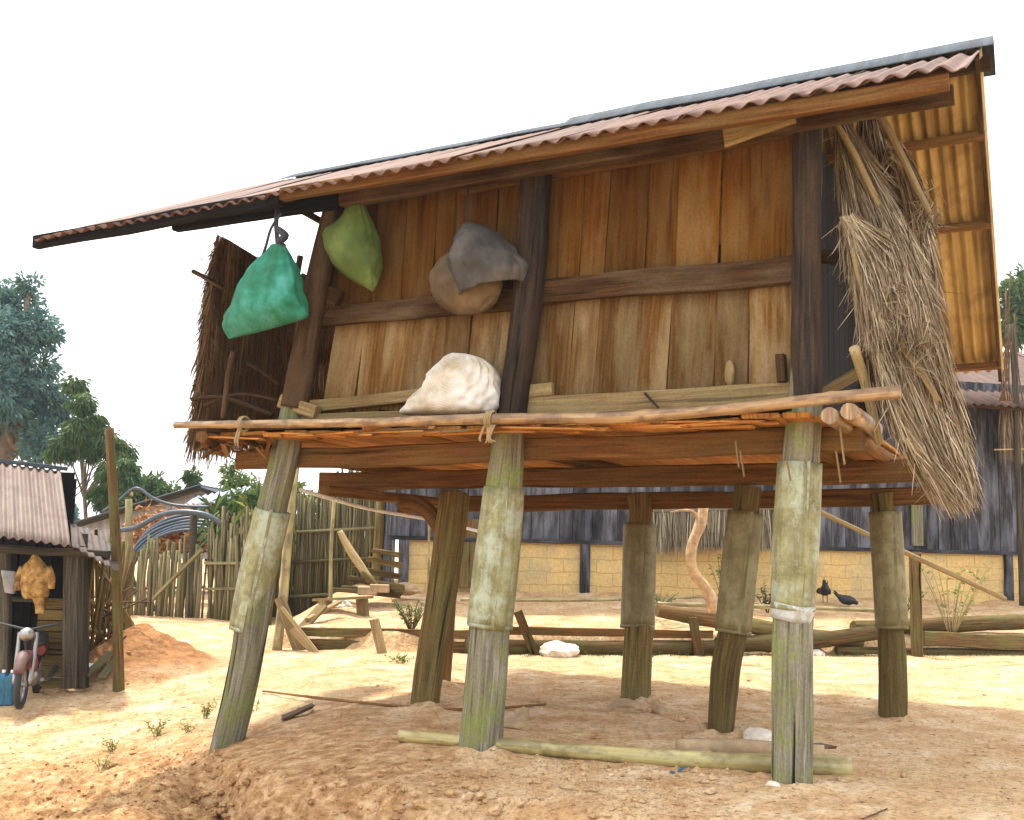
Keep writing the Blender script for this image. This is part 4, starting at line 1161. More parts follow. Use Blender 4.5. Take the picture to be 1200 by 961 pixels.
wp = [((402,690),(470,697),.07,'dark split log at the bottom of the scrap pile'),((410,678),(462,690),.06,'split log on the left of the scrap pile'),((415,667),(468,676),.06,'dark slab in the middle of the scrap pile'),
      ((432,655),(470,662),.06,'slab near the top of the scrap pile'),((438,645),(470,650),.05,'topmost flat slab of the scrap pile'),((385,690),(440,694),.04,'thin board sticking out left of the scrap pile'),((440,684),(472,690),.07,'chunk of wood at the right of the scrap pile'),((425,672),(450,695),.05,'slanting slab in the middle of the scrap pile')]
for k, (a, b, r_, lb) in enumerate(wp):
    m = MB(); m.bar(at_y(*a, 17.4-.05*k), at_y(*b, 17.3-.05*k), r_*2.2, r_*1.5, jit=.3, rag=.03); solid(m, 'scrap_timber', 'log' if k % 3 else 'brown_post', lb, 'timber', GP)
m = MB(); m.tube([at_y(398,622,17.2), at_y(412,648,17.2), at_y(436,682,17.1)], [.04,.07,.06], 10, .15); solid(m, 'branch', 'pole_wood', 'crooked reddish branch leaning against the scrap pile', 'branch')
m = MB(); m.rock(at_y(475,690,17.6), .32, .16, .10, amp=.3, sink=.5); solid(m, 'rock', 'rock', 'long flat brown stone at the corner of the mud block wall', 'stone')
for (x, y, r_, lb) in ((446,690,.10,'small brown block by the scrap pile'),(432,692,.12,'broken earthen block left of the small brown block')):
    m = MB(); m.bar(at_y(x-12,y,16.9), at_y(x+10,y,16.9), .16, .13, jit=.15); solid(m, 'block', 'rock', lb, 'block')
# upright posts and slender poles
m = MB(); m.bar(edgep(1075,766,-.25)-Vector((0,0,.1)), edgep(1072,648,-.25), .15, .12, up=(0,1,0), jit=.12, rag=.02); solid(m, 'fence_post', 'log', 'mossy upright post beside the leafy bush', 'post')
m = MB(); m.tube([at_y(940,590,14.6), at_y(1060,647,15.1), at_y(1178,702,15.7)], [.03,.035,.035], 10, .06, nodes=.5, sub=10); solid(m, 'long_pole', 'pole_wood', 'long slanting pole resting on the mossy post at right', 'pole')
m = MB(); m.tube([edgep(770,708,.9), edgep(900,711,1.0), edgep(1052,716,1.1)], .035, 10, .04, nodes=.6, sub=12); solid(m, 'bamboo_pole', 'bamboo_green', 'bamboo pole lying on the terrace just below the hens', 'pole')
m = MB(); m.tube([edgep(540,703,1.6), edgep(700,703,2.0), edgep(830,699,2.2)], .025, 8, .06, sub=6); solid(m, 'bamboo_pole', 'bamboo_green', 'thin cane lying along the foot of the mud block wall', 'pole')
m = MB(); p = G2(324,762); m.tube([p-Vector((0,0,.1)), at_y(332,700,p.y+.1), at_y(340,600,p.y+.2), at_y(347,540,p.y+.3)], [.075,.07,.065,.06], 12, .06); solid(m, 'bamboo_prop', 'bamboo_green', 'tall bamboo prop standing behind the leftmost granary post', 'pole')
m = MB(); p = G2(388,714); m.tube([p-Vector((0,0,.1)), at_y(388,650,p.y), at_y(392,585,p.y)], .03, 8, .06, nodes=.5, sub=8); solid(m, 'bamboo_cane', 'bamboo_green', 'thin upright cane standing left of the scrap pile', 'cane')
m = MB(); p = G2(502,705); m.tube([p-Vector((0,0,.1)), at_y(503,610,p.y)], .02, 8, .06, nodes=.4, sub=8); solid(m, 'bamboo_cane', 'bamboo_green', 'very thin green cane in front of the mud block wall', 'cane')
m = MB(); p = G2(443,640); m.tube([at_y(440,702,18.6), at_y(446,588,18.8)], .09, 10, .1); solid(m, 'fence_post', 'brown_post', 'dark round post where the bamboo fence meets the house', 'post')
# dead branch (crooked)
m = MB(); yb = 14.9
m.tube([at_y(x, y, yb) for x, y in ((838,716),(828,690),(812,668),(811,640),(822,612),(826,580))], [.085,.075,.07,.065,.075,.06], 12, .25, sub=6)
m.tube([at_y(820,608,yb), at_y(808,598,yb), at_y(786,600,yb)], [.03,.02,.01], 8, .2)
solid(m, 'dead_branch', 'dead_bark', 'crooked pale dead branch standing in front of the mud block wall', 'branch')
# rocks
GK = 'stones on the bare earth'
def rock(px, py, wpx, hpx, mat, label, depth=None, amp=.35):
    p = ground_pt(px, py); s_ = (p - CAM).length/FPX
    m = MB(); m.rock(p, wpx/2*s_, wpx/2.6*s_, hpx*.62*s_, amp=amp, sink=.25); return solid(m, 'stone', mat, label, 'stone', GK)
rock(655,768,48,20,'rock_pale','large flat white rock below the terrace edge', amp=.45)
rock(612,842,22,16,'rock','upright brown stone to the right of the middle front post')
rock(602,852,40,12,'rock','low flat stone behind the fallen pole near the middle front post')
rock(737,832,50,15,'rock','wide flat stone at the foot of the straight rear post')
rock(774,835,24,10,'rock','small stone right of the wide flat stone')
rock(888,866,44,15,'rock_pale','pale angular slab between the two right posts')
rock(905,923,18,9,'rock_pale','small white stone at the foot of the right front post')
rock(820,887,44,12,'rock','rough clod behind the fallen pole left of the right front post')
rock(700,852,16,6,'rock','tiny stone under the middle of the granary')
rock(700,877,18,8,'rock','small clod touching the fallen pole')
rock(570,893,12,5,'rock','pebble at the foot of the middle front post')
rock(395,710,40,10,'rock_pale','flat stone behind the left stakes of the terrace')
rock(955,745,26,8,'rock_pale','pale chip of stone on the terrace logs')
# fallen poles
m = MB(); pts = [(468,864),(560,872),(680,883),(800,893),(900,898),(998,903)]
m.tube([ground_pt(x, y+6)+Vector((0,0,.05)) for x, y in pts], [.045,.05,.055,.06,.062,.072], 16, .06, sub=8); solid(m, 'fallen_pole', 'bamboo_green', 'long rounded greenish pole lying behind the front posts', 'pole')
m = MB(); m.tube([ground_pt(x, y+6)+Vector((0,0,.06)) for x, y in ((792,878),(870,880),(966,886))], [.05,.06,.05], 12, .15, sub=5); solid(m, 'fallen_pole', 'rock', 'short earth-caked pole lying behind the long greenish pole', 'pole')
m = MB(); m.bar(ground_pt(930,892)+Vector((0,0,.1)), ground_pt(972,886)+Vector((0,0,.07)), .14, .02, jit=.2, rag=.02); solid(m, 'bark_piece', 'bark', 'curled brown bark leaning on the right front post', 'bark')
m = MB(); m.bar(ground_pt(333,845)+Vector((0,0,.03)), ground_pt(366,836)+Vector((0,0,.06)), .12, .03, jit=.5, rag=.04); solid(m, 'bark_piece', 'bark', 'dark ragged bark right of the leftmost post', 'bark')
m = MB(); m.tube([ground_pt(308,812)+Vector((0,0,.02)), ground_pt(420,826)+Vector((0,0,.02)), ground_pt(540,834)+Vector((0,0,.02)), ground_pt(640,828)+Vector((0,0,.02))], [.010,.014,.014,.010], 7, .2, sub=6); solid(m, 'stick', 'under_beam', 'long thin reddish stick lying on the ground behind the front posts', 'stick')
GT = 'twigs on the ground'
for k, (a, b, lb) in enumerate([((1010,962),(1040,950),'dark twig at the bottom edge right of centre'),((964,917),(990,911),'pale twig by the thick end of the fallen pole'),((630,825),(655,829),'pale straw near the upright brown stone'),((500,868),(545,872),'thin twig beneath the thin end of the fallen pole'),((655,925),(700,930),'thin twig on the bank below the middle front post')]):
    m = MB(); m.tube([ground_pt(*a)+Vector((0,0,.01)), ground_pt((a[0]+b[0])/2, (a[1]+b[1])/2+2)+Vector((0,0,.018)), ground_pt(*b)+Vector((0,0,.012))], [.004,.005,.003], 6, .2); solid(m, 'twig', 'bark' if k == 0 else 'pole_wood', lb, 'twig', GT)
m = MB(); p = ground_pt(790,907); q = ground_pt(800,905); base = 0
for k in range(2):
    b0 = len(m.v); c = p.lerp(q, k)+Vector((0, 0, .012))
    for i in range(5):
        for j in range(4): m.v.append(c + Vector((i*.016-.03, j*.012-.02, .012*noise.noise((i*.9, j*.9, k*7))+.006*i*(k))))
    for i in range(4):
        for j in range(3): a_ = b0+i*4+j; m.face((a_, a_+4, a_+5, a_+1), ((0,0),)*4, .5)
lt = solid(m, 'litter', 'plastic_blue', 'scrap of bright blue plastic beside the fallen pole', 'litter'); sm_ = lt.modifiers.new('thickness', 'SOLIDIFY'); sm_.thickness = .002

# clods, pebbles, chips: countless
m = MB()
def clod(p, s_):
    b0 = len(m.v); r = random.random()
    for dx, dy, dz in ((1,0,0),(0,1,0),(-1,0,0),(0,-1,0),(0,0,1),(0,0,-1)):
        m.v.append(p + Vector((dx*s_*random.uniform(.6,1.3), dy*s_*random.uniform(.6,1.3), dz*s_*random.uniform(.4,.8))))
    for f in ((0,1,4),(1,2,4),(2,3,4),(3,0,4),(1,0,5),(2,1,5),(3,2,5),(0,3,5)): m.face(tuple(b0+i for i in f), ((0,0),(1,0),(0,1)), r)
for k in range(130):
    p = ground_pt(random.uniform(120, 760), random.uniform(895, 985)); s_ = random.uniform(.012, .04); m.rock(p, s_*1.3, s_, s_*.75, amp=.5, sink=.3)
for k in range(60):
    p = ground_pt(random.uniform(380, 1190), random.uniform(790, 950)); s_ = random.uniform(.006, .02); m.rock(p, s_*1.3, s_, s_*.75, amp=.5, sink=.3)
cx = []
for k in range(9000):
    if k < 5500: px_, py_ = random.uniform(180, 860), random.uniform(885, 1000)
    elif k < 7400: px_, py_ = random.uniform(0, 1200), random.uniform(780, 990)
    else: px_, py_ = random.uniform(0, 300), random.uniform(820, 980)
    p = on_z(px_, py_, -.05 if px_ > 260 else -.45); cx.append((p.x, p.y))
cx = np.array(cx); cz = heights(cx[:, 0], cx[:, 1])
for k in range(len(cx)):
    s_ = abs(random.gauss(0, .008)) + .004
    if k % 14 == 0: s_ *= 2.3
    clod(Vector((cx[k, 0], cx[k, 1], cz[k] + s_*.1)), s_)
tag(m.build('dirt_clods', 'soil'), 'small clods and pebbles scattered over the bare earth', 'clods', kind='stuff')
m = MB()
for k in range(900):
    px_, py_ = random.uniform(380, 1200), random.choice((random.uniform(775, 830), random.uniform(705, 740), random.uniform(840, 960)))
    p = ground_pt(px_, py_) if k < 400 else on_z(px_, py_, 0)
    a_ = random.random()*6.3; L_ = random.uniform(.015, .06); q = Vector((cos(a_)*L_, sin(a_)*L_, 0)); z_ = gz(p.x, p.y) + .012
    m.leaf(Vector((p.x, p.y, z_)), q + Vector((0, 0, .004)), L_, L_*random.uniform(.15, .5), up=Vector((0, 0, 1)))
tag(m.build('leaf_litter', 'dry_leaf'), 'dry leaf scraps and chaff strewn on the earth', 'leaf litter', kind='stuff')

# ================================================================== HENS
def hen(loc, facing, s_, pecking, label):
    e = empty('hen', loc, label, 'hen', 'black hens on the terrace')
    f = Vector((cos(facing), sin(facing), 0)); up = Vector((0, 0, 1)); hb = .13 if not pecking else .07
    m = MB(); P_ = [(-.19, .16), (-.13, .10), (-.05, .03), (.05, .02), (.12, .06), (.15, .13), (.165, .19), (.19, .20)]
    if pecking: P_ = [(-.20, .12), (-.13, .08), (-.05, .03), (.05, .01), (.12, .0), (.17, -.03), (.20, -.04)]
    R_ = [.012, .045, .085, .09, .06, .033, .03, .012][:len(P_)]
    m.tube([f*x*s_ + up*(hb+.05+z)*s_ for x, z in P_], [r_*s_ for r_ in R_], 14, .05, sub=4)
    body = m.build('hen_body', 'black', e)
    hx, hz = P_[-1]
    h = MB(); c = f*(hx+.0)*s_ + up*(hb+.05+hz+.01)*s_
    h.tube([c, c + f*.035*s_ - up*.008*s_], [.010*s_, .002*s_], 8, 0); h.build('beak', 'pole_wood', body)
    h = MB(); h.tube([c - f*.02*s_ + up*.02*s_, c - f*.005*s_ + up*.036*s_, c + f*.01*s_ + up*.02*s_], [.006*s_, .01*s_, .006*s_], 8, .1); h.build('comb', 'redcomb', body)
    t = MB()
    sd = f.cross(up)
    for k in range(8):
        t.leaf(f*(-.14)*s_ + up*(hb+.13)*s_ + sd*random.uniform(-.03, .03)*s_, -f*.6 + up*random.uniform(.4, 1.2) + sd*random.uniform(-.3, .3), .14*s_, .035*s_)
    t.build('tail', 'black', e)
    for sg in (-1, 1):
        w_ = MB(); w_.rock(sd*.075*sg*s_ + up*(hb+.06)*s_, .09*s_, .025*s_, .055*s_, amp=.1, sink=.5); w_.build('wing', 'black', e)
        l = MB(); l.tube([sd*.035*sg*s_ + up*(hb)*s_, sd*.035*sg*s_ + up*.01*s_ - f*.01*s_], [.012*s_, .006*s_], 6, 0)
        for q in (-.5, 0, .5): l.tube([sd*.035*sg*s_ + up*.008*s_, sd*(.035*sg+.03*q)*s_ + f*.045*s_ + up*.004*s_], .005*s_, 5, 0)
        if not pecking: l.build('leg', 'pole_wood', e)
p = G2(967, 706); hen(p, radians(250), 1.05, False, 'black hen standing upright in front of the mud block wall')
p = G2(992, 712); hen(p, radians(-10), .95, True, 'black hen crouching right of the standing hen')

# ================================================================== PLANTS
def plant(name, base, stems, h, mat, leafsz, label, cat='plant', spread=.4, lw=.45, group=None, stemmat='bark', leaves=16, stemr=.008):
    e = empty(name, base, label, cat, group)
    st = MB(); lf = MB()
    for k in range(stems):
        a_ = random.random()*6.3; t = random.uniform(.2, 1)*spread; hh = h*random.uniform(.6, 1)
        p0 = Vector((cos(a_)*.05*spread, sin(a_)*.05*spread, -.03)); p1 = Vector((cos(a_)*t*.5, sin(a_)*t*.5, hh*.5)); p2 = Vector((cos(a_)*t, sin(a_)*t, hh))
        st.tube([p0, p1, p2], [stemr, stemr*.8, stemr*.35], 5, .1, sub=3)
        for q in range(leaves):
            u = random.uniform(.25, 1); c = p0.lerp(p1, u*2) if u < .5 else p1.lerp(p2, u*2-1)
            d = Vector((random.gauss(0, 1), random.gauss(0, 1), random.gauss(.2, .7)))
            lf.leaf(c, d, leafsz*random.uniform(.6, 1.3), leafsz*lw)
    st.build('stem', stemmat, e); lf.build('foliage', mat, e); return e
p = edgep(1118, 735, -.1); p.z = gz(p.x, p.y)-.02
plant('bush', edgep(1115, 742, .0), 16, 1.25, 'leaf_yellow', .09, 'leafy yellow green bush in front of the mud block wall at right', 'bush', .8, leaves=9, stemmat='pole_wood')
GWd = 'small green weeds growing from the earth'
for (x, y, h_, sz, n, mt, lb) in ((540,1,0,0,0,'',''),):
    pass
for (x, y, n, h_, sz, mt, lb) in ((183,862,10,.16,.035,'leaf_yellow','largest yellow green weed tuft on the left slope'),(240,842,8,.2,.035,'leaf_yellow','taller weed tuft just left of the leftmost post'),(132,880,8,.12,.03,'leaf_yellow','weed tuft lower down the left slope'),
        (118,900,6,.1,.03,'leaf_yellow','faint weed at the bottom of the left slope'),(222,858,6,.1,.025,'leaf_bright','tiny weed between the tufts on the left slope'),(300,832,4,.1,.025,'leaf_yellow','tiny weed right of the leftmost post'),
        (925,778,14,.12,.05,'leaf_mid','green weed at the foot of the terrace logs at right'),(470,776,10,.1,.04,'leaf_bright','small weed in front of the left edging planks')):
    plant('weed', ground_pt(x, y), n, h_, mt, sz, lb, 'weed', .14 if x < 320 else .25, group=GWd, stemmat='leaf_mid', leaves=10, stemr=.003)
plant('shrub', edgep(482, 738, .5), 16, .45, 'leaf_bright', .06, 'small bright shrub growing on the left end of the terrace', 'shrub', .4, leaves=16)
plant('shrub', edgep(770, 716, 1.3), 12, .3, 'leaf_bright', .06, 'low green shrub on the terrace by the straight rear post', 'shrub', .5, leaves=12)
plant('shrub', edgep(850, 712, 1.8), 14, .9, 'leaf_bright', .07, 'green shrub between the dead branch and the leaning post', 'shrub', .5, leaves=12)
plant('shrub', edgep(900, 716, 1.8), 8, .5, 'leaf_mid', .07, 'green shrub hidden partly by the right front post', 'shrub', .3, leaves=12)
plant('shrub', edgep(1060, 716, 1.2), 10, .4, 'leaf_bright', .07, 'low shrub right of the hens', 'shrub', .4, leaves=10)
m = MB()
for k in range(900):
    x = random.uniform(560, 1230); p = edgep(x, 770, -.12 - abs(random.gauss(0, .15))); z_ = gz(p.x, p.y)
    a_ = Vector((p.x + random.gauss(0, .05), p.y, z_ - .01)); m.strand(a_, a_ + Vector((random.gauss(0, .03), random.gauss(0, .03), random.uniform(.02, .09))), .006)
tag(m.build('short_grass', 'leaf_mid'), 'thin green grass at the foot of the terrace edge', 'grass', kind='stuff')

# ================================================================== FENCES, GATE
def pickets(e, p0, p1, n, h0, h1, r_, name, mat='picket', lean=.06, zoff=0):
    m = MB()
    for k in range(n):
        t = (k + random.uniform(.1, .9))/n; b = p0.lerp(p1, t); b.z = gz(b.x, b.y) - .1
        hh = random.uniform(h0, h1); tp = b + Vector((random.gauss(0, lean), random.gauss(0, lean), hh))
        b = b + Vector((0, random.uniform(-.05, .05), 0))
        m.tube([b, b.lerp(tp, .5) + Vector((random.gauss(0, .015), 0, 0)), tp], [r_*random.uniform(.7, 1.3)]*3, 6, .1, sub=1)
    shift(m, e); return m.build(name, mat, e)
gp0 = ground_pt(158, 716); gp1 = ground_pt(232, 716); gp0.y = 20.6; gp1.y = 20.4
gp0 = at_y(158, 716, 20.8); gp1 = at_y(238, 716, 20.2)
g = empty('picket_gate', gp0, 'gate of uneven grey pickets with a diagonal brace across the dirt path', 'gate')
pickets(g, gp0, gp1, 34, 1.1, 1.65, .030, 'picket', lean=.03)
m = MB(); m.bar(at_y(180,702,20.3), at_y(236,645,20.0), .09, .05, jit=.1); shift(m, g); m.build('brace', 'picket', g)
for y in (690, 648):
    m = MB(); m.bar(at_y(155,y,20.9), at_y(240,y-2,20.3), .06, .05); shift(m, g); m.build('gate_rail', 'picket', g)
for px_, nm in ((226, 1), (153, 0)):
    m = MB(); b = at_y(px_, 712, 20.3 if nm else 20.8); m.tube([Vector((b.x, b.y, gz(b.x, b.y)-.2)), at_y(px_+ (1 if nm else -2), 594 if nm else 585, b.y)], [.08, .07], 10, .1)
    solid(m, 'gate_post', 'shed_wood' if nm else 'picket', ('dark tall gate post on the right side of the picket gate', 'tall grey gate post left of the picket gate')[1-nm], 'post', 'posts of the picket gate')
f = empty('bamboo_fence', gp1, 'section of dense upright canes right of the picket gate', 'fence')
q1 = at_y(318, 712, 19.0)
pickets(f, gp1 + Vector((.1, 0, 0)), q1, 90, 1.2, 2.2, .024, 'cane_row')
for y in (660, 690):
    m = MB(); m.bar(at_y(240,y,20.15), at_y(320,y,19.05), .05, .05); shift(m, f); m.build('fence_rail', 'picket', f)
q2 = at_y(448, 700, 20.2); q1b = at_y(345, 706, 20.6)
f = empty('bamboo_fence', q1b, 'tall thin cane fence seen between the two left granary posts', 'fence')
pickets(f, q1b - Vector((1.0, 0, 0)), q2, 200, 1.7, 2.5, .020, 'cane_row')
for y in (620, 655, 695):
    m = MB(); m.tube([at_y(340,y+4,20.4), at_y(448,y-2,20.0)], .03, 8, .1); shift(m, f); m.build('fence_rail', 'picket', f)
m = MB(); m.bar(at_y(362,632,20.8), at_y(364,684,20.8), .28, .03, up=(0,1,0)); solid(m, 'blue_board', 'plastic_blue', 'strip of blue sheeting behind the cane fence', 'sheet')
# low sticks on the path edge
m = MB(); m.tube([ground_pt(250,716)+Vector((0,0,.05)), ground_pt(275,704)+Vector((0,0,.08))], .05, 8, .1); solid(m, 'fallen_cane', 'pole_wood', 'pale cane lying at the foot of the fence by the path', 'cane')
# stick fence between the shed and the utility pole
s0 = at_y(98, 780, 13.2); s1 = at_y(150, 742, 16.5)
f = empty('stick_fence', s0, 'ramshackle stick fence between the shed and the tall pole', 'fence')
pickets(f, s0, s1, 22, .9, 1.7, .028, 'stick_row', 'brown_post', .12)
for a, b in (((95,700,13.1),(150,728,16.0)), ((112,660,13.4),(158,740,15.8)), ((95,735,13.1),(140,748,15.5))):
    m = MB(); m.bar(at_y(*a), at_y(*b), .08, .05, jit=.1); shift(m, f); m.build('fence_rail', 'picket', f)
m = MB()
for k in range(60):
    a_ = at_y(random.uniform(98, 145), random.uniform(700, 755), random.uniform(13.6, 14.6)); m.tube([a_, a_ + Vector((random.gauss(0, .25), random.gauss(0, .2), random.gauss(0, .2)))], .012, 5, .2, sub=1)
tag(m.build('brushwood', 'bark'), 'heap of dry brushwood between the shed and the tall pole', 'brushwood', kind='stuff')
for a, b, lb in (((100,792),(131,764),'pale board leaning low against the stick fence'),((118,796),(136,770),'shorter board beside the pale leaning board')):
    m = MB(); m.bar(at_y(*a, 12.6), at_y(*b, 13.2), .10, .03, jit=.1); solid(m, 'leaning_board', 'picket', lb, 'board', 'boards leaning on the stick fence')
# utility pole and wires
pb = ground_pt(141, 799)
m = MB(); pt_ = at_y(128, 502, pb.y); m.tube([pb - Vector((0, 0, .2)), pb.lerp(pt_, .5) + Vector((.02, 0, 0)), pt_], [.066, .06, .052], 14, .08, sub=6, groove=.1)
solid(m, 'utility_pole', 'log', 'rough brown pole standing alone beside the shed', 'pole')
for k, (a, b, lb) in enumerate([((131,520),(60,596),'upper thin wire running from the brown pole down to the shed'),((131,530),(60,602),'lower thin wire running from the brown pole down to the shed')]):
    m = MB(); p, q = at_y(*a, pb.y), at_y(*b, 14.5); m.tube([p, p.lerp(q, .5) - Vector((0, 0, .1)), q], .008, 5, 0, sub=4); solid(m, 'wire', 'rope_black', lb, 'wire', 'wires from the brown pole')
# pipes and coil of hose behind the gate
cn = at_y(228, 672, 21.6)
m = MB()
for k in range(6):
    R_ = 1.16 + .05*k; pts = [cn + Vector((R_*1.0*cos(t), .12*k-.3 + .1*sin(3*t+k), R_*.74*sin(t) + .03*k)) for t in [2*pi*i/26 for i in range(27)]]
    m.tube(pts, .034, 8, 0, sub=2, cap=False)
solid(m, 'hose_coil', 'hose', 'large coil of slate blue hose behind the picket gate', 'hose')
m = MB(); m.tube([at_y(x, y, 20.0) for x, y in ((136,622),(160,618),(185,605),(210,600),(240,603),(262,615))], .05, 10, 0, sub=6); solid(m, 'pipe', 'hose', 'dark pipe arching above the picket gate', 'pipe', 'dark pipes over the gate')
m = MB(); m.tube([at_y(x, y, 20.2) for x, y in ((120,600),(142,584),(160,572),(180,584),(205,592),(245,594))], .028, 8, 0, sub=6); solid(m, 'cable', 'hose', 'thin cable sagging from the gate post towards the far house', 'cable', 'dark pipes over the gate')
m = MB()
for k in range(2600):
    t = random.random(); c = at_y(165 + 75*t, 618, 23.5) + Vector((random.gauss(0, .2), random.gauss(0, .3), random.gauss(-.15, .22)))
    m.leaf(c, (random.gauss(0, 1), random.gauss(0, 1), random.gauss(0, 1)), .18, .07)
tag(m.build('dry_leaf_heap', 'dry_leaf'), 'russet heap of dry leaves and stalks behind the gate', 'leaf heap', kind='stuff')
# white line
m = MB(); m.tube([FW(352,574,.3), FW(400,588,1.0), FW(440,598,1.8), at_y(508,610,11.5), at_y(566,624,12.5)], .018, 6, 0, sub=6); solid(m, 'clothes_line', 'rope_white', 'taut white line stretched beneath the granary floor', 'line')

# ================================================================== FAR HOUSE
fy = 27.0
e = empty('far_house', at_y(170, 640, fy), 'small grey house with a low pitched roof beyond the gate', 'house')
m = MB()
poly = [(92,655),(92,614),(228,574),(262,584),(262,655)]
P0 = [at_y(x, y, fy) for x, y in poly]; n = len(P0)
for dy in (0, 4.0):
    for p in P0: m.v.append(p + Vector((0, dy, 0)))
uvq = tuple((p.x, p.z) for p in P0)
m.face(tuple(reversed(range(n))), tuple(reversed(uvq)), .5); m.face(tuple(range(n, 2*n)), uvq, .5)
for i in range(n):
    j = (i+1) % n; m.face((i, j, j+n, i+n), ((0,0),(1,0),(1,1),(0,1)), .5)
shift(m, e); m.build('house_wall', 'grey_sheet', e)
m = MB(); m.corr(at_y(234,568,fy-.5), Vector((0, 5.2, 0)), at_y(86,612,fy-.5)-at_y(234,568,fy-.5), .2, .02, nv=3); shift(m, e); m.build('roof', 'ridge', e)
m = MB(); m.corr(at_y(230,569,fy-.5), Vector((0, 5.2, 0)), at_y(272,584,fy-.5)-at_y(230,569,fy-.5), .2, .02, nv=3); shift(m, e); m.build('roof', 'ridge', e)
m = MB(); m.corr(at_y(212,585,fy-1.6)+Vector((0,1.2,.12)), Vector((1.4, 0, .3)), Vector((0, -1.3, -.35)), .16, .03, nv=3); shift(m, e); m.build('awning', 'grey_sheet', e)
m = MB(); m.bar(at_y(86,616,fy-.3), at_y(234,572,fy-.3), .05, .16); m.bar(at_y(234,572,fy-.3), at_y(270,586,fy-.3), .05, .14); shift(m, e); m.build('verge_board', 'shed_wood', e)
m = MB(); m.bar(at_y(252,590,fy-.2), at_y(252,600,fy-.2), .3, .1); shift(m, e); m.build('window', 'shed_wood', e)
e = empty('low_shelter', at_y(110, 650, 21), 'low tattered roof between the shed and the brown pole', 'shelter')
m = MB(); m.corr(at_y(84,618,21.6), Vector((.85,0,-.05)), at_y(84,636,20.4)-at_y(84,618,21.6), .18, .02, nv=2); shift(m, e); m.build('roof', 'rusty_dark', e)
m = MB(); m.bar(at_y(88,640,20.6), at_y(88,700,20.6), .1, .1, up=(0,1,0)); m.bar(at_y(128,640,20.6), at_y(128,700,20.6), .1, .1, up=(0,1,0)); shift(m, e); m.build('shelter_post', 'shed_wood', e)

# ================================================================== SHED
sy = 12.6
SB = Vector((-6.6, sy, gz(-6.0, sy)))
e = empty('shed', SB, 'open dark wooden shed with a taupe corrugated roof at the left edge', 'shed')
def spart(m, nm, mat, par=None): shift(m, e); return m.build(nm, mat, par or e)
a_ = at_y(83,640,sy-.5); b_ = at_y(71,551,sy+1.2); c_ = at_y(-60,625,sy-.5); d_ = at_y(-60,534,sy+1.2)
m = MB(); m.corr(b_, d_-b_, a_-b_, .105, .017, .006, nv=8, per=8, sag=.02, ragged=.012); spart(m, 'roof', 'shed_roof')
m = MB(); m.bar(b_+Vector((.05,.03,.02)), d_+Vector((0,.03,.02)), .14, .05); spart(m, 'ridge_cap', 'ridge')
m = MB(); m.corr(at_y(82,612,sy+1.2), at_y(133,640,sy+1.0)-at_y(82,612,sy+1.2), at_y(84,640,sy-.3)-at_y(82,612,sy+1.2), .12, .010, nv=4, r=.1); spart(m, 'side_roof', 'rusty_dark')
m = MB(); m.bar(at_y(-60,640,sy-.1), at_y(128,650,sy-.1), .09, .09, jit=.15); spart(m, 'eave_beam', 'shed_wood')
for x, x2, w_ in ((3, 6, .16), (86, 84, .19), (97, 99, .08)):
    m = MB(); m.bar(at_y(x2,796,sy)-Vector((0,0,.1)), at_y(x,640,sy), w_, .12, up=(0,1,0), jit=.12); spart(m, 'shed_post', 'shed_wood')
def wallboards(x0, y0, x1, y1, z0, z1, wd=.2, hor=False):
    m = MB(); p = Vector((x0, y0, 0)); q = Vector((x1, y1, 0)); L_ = (q-p).length; up_ = (q-p).normalized().cross(Vector((0, 0, 1)))
    if hor:
        z = z0
        while z < z1: m.bar(p+Vector((0,0,z+wd/2)), q+Vector((0,0,z+wd/2)), .03, wd-.012, jit=.05); z += wd
    else:
        n = int(L_/wd)
        for k in range(n):
            c = p.lerp(q, (k+.5)/n); m.bar(c+Vector((0,0,z0)), c+Vector((0,0,z1)), wd-.01, .03, up=up_, jit=.05, seg=3)
    return m
bl = at_y(-60,700,sy); br = at_y(92,700,sy)
sk = (sy+1.15)/sy; bq = at_y(78,700,sy+1.15)
wb_ = wallboards(bl.x*sk-1.5, sy+1.15, bq.x, sy+1.15, -.3, 2.28); wc_ = wallboards(bl.x*sk-1.4, sy+1.20, bq.x, sy+1.20, -.3, 2.2); k0 = len(wb_.v)  # second board layer added to block light through the gaps
wb_.v += wc_.v; wb_.f += [tuple(i+k0 for i in f_) for f_ in wc_.f]; wb_.uv += wc_.uv; wb_.r += wc_.r; wb_.sm += wc_.sm
spart(wb_, 'rear_wall', 'black_wood')  # black colour stands in for the shade inside the shed
spart(wallboards(br.x, sy+.12, br.x*sk-.02, sy+1.1, -.3, 1.5), 'side_wall', 'shed_wood')
p_ = at_y(42,760,sy+.15); q_ = at_y(80,760,sy+.15)
spart(wallboards(p_.x, p_.y, q_.x, q_.y, -.3, .62, .13, True), 'plank_partition', 'brown_post')
m = MB(); m.bar(at_y(-40,700,sy+.9), at_y(70,704,sy+.9), .35, .04); m.bar(at_y(-40,672,sy+1.2), at_y(40,675,sy+1.2), .35, .04); spart(m, 'shelf', 'shed_wood')
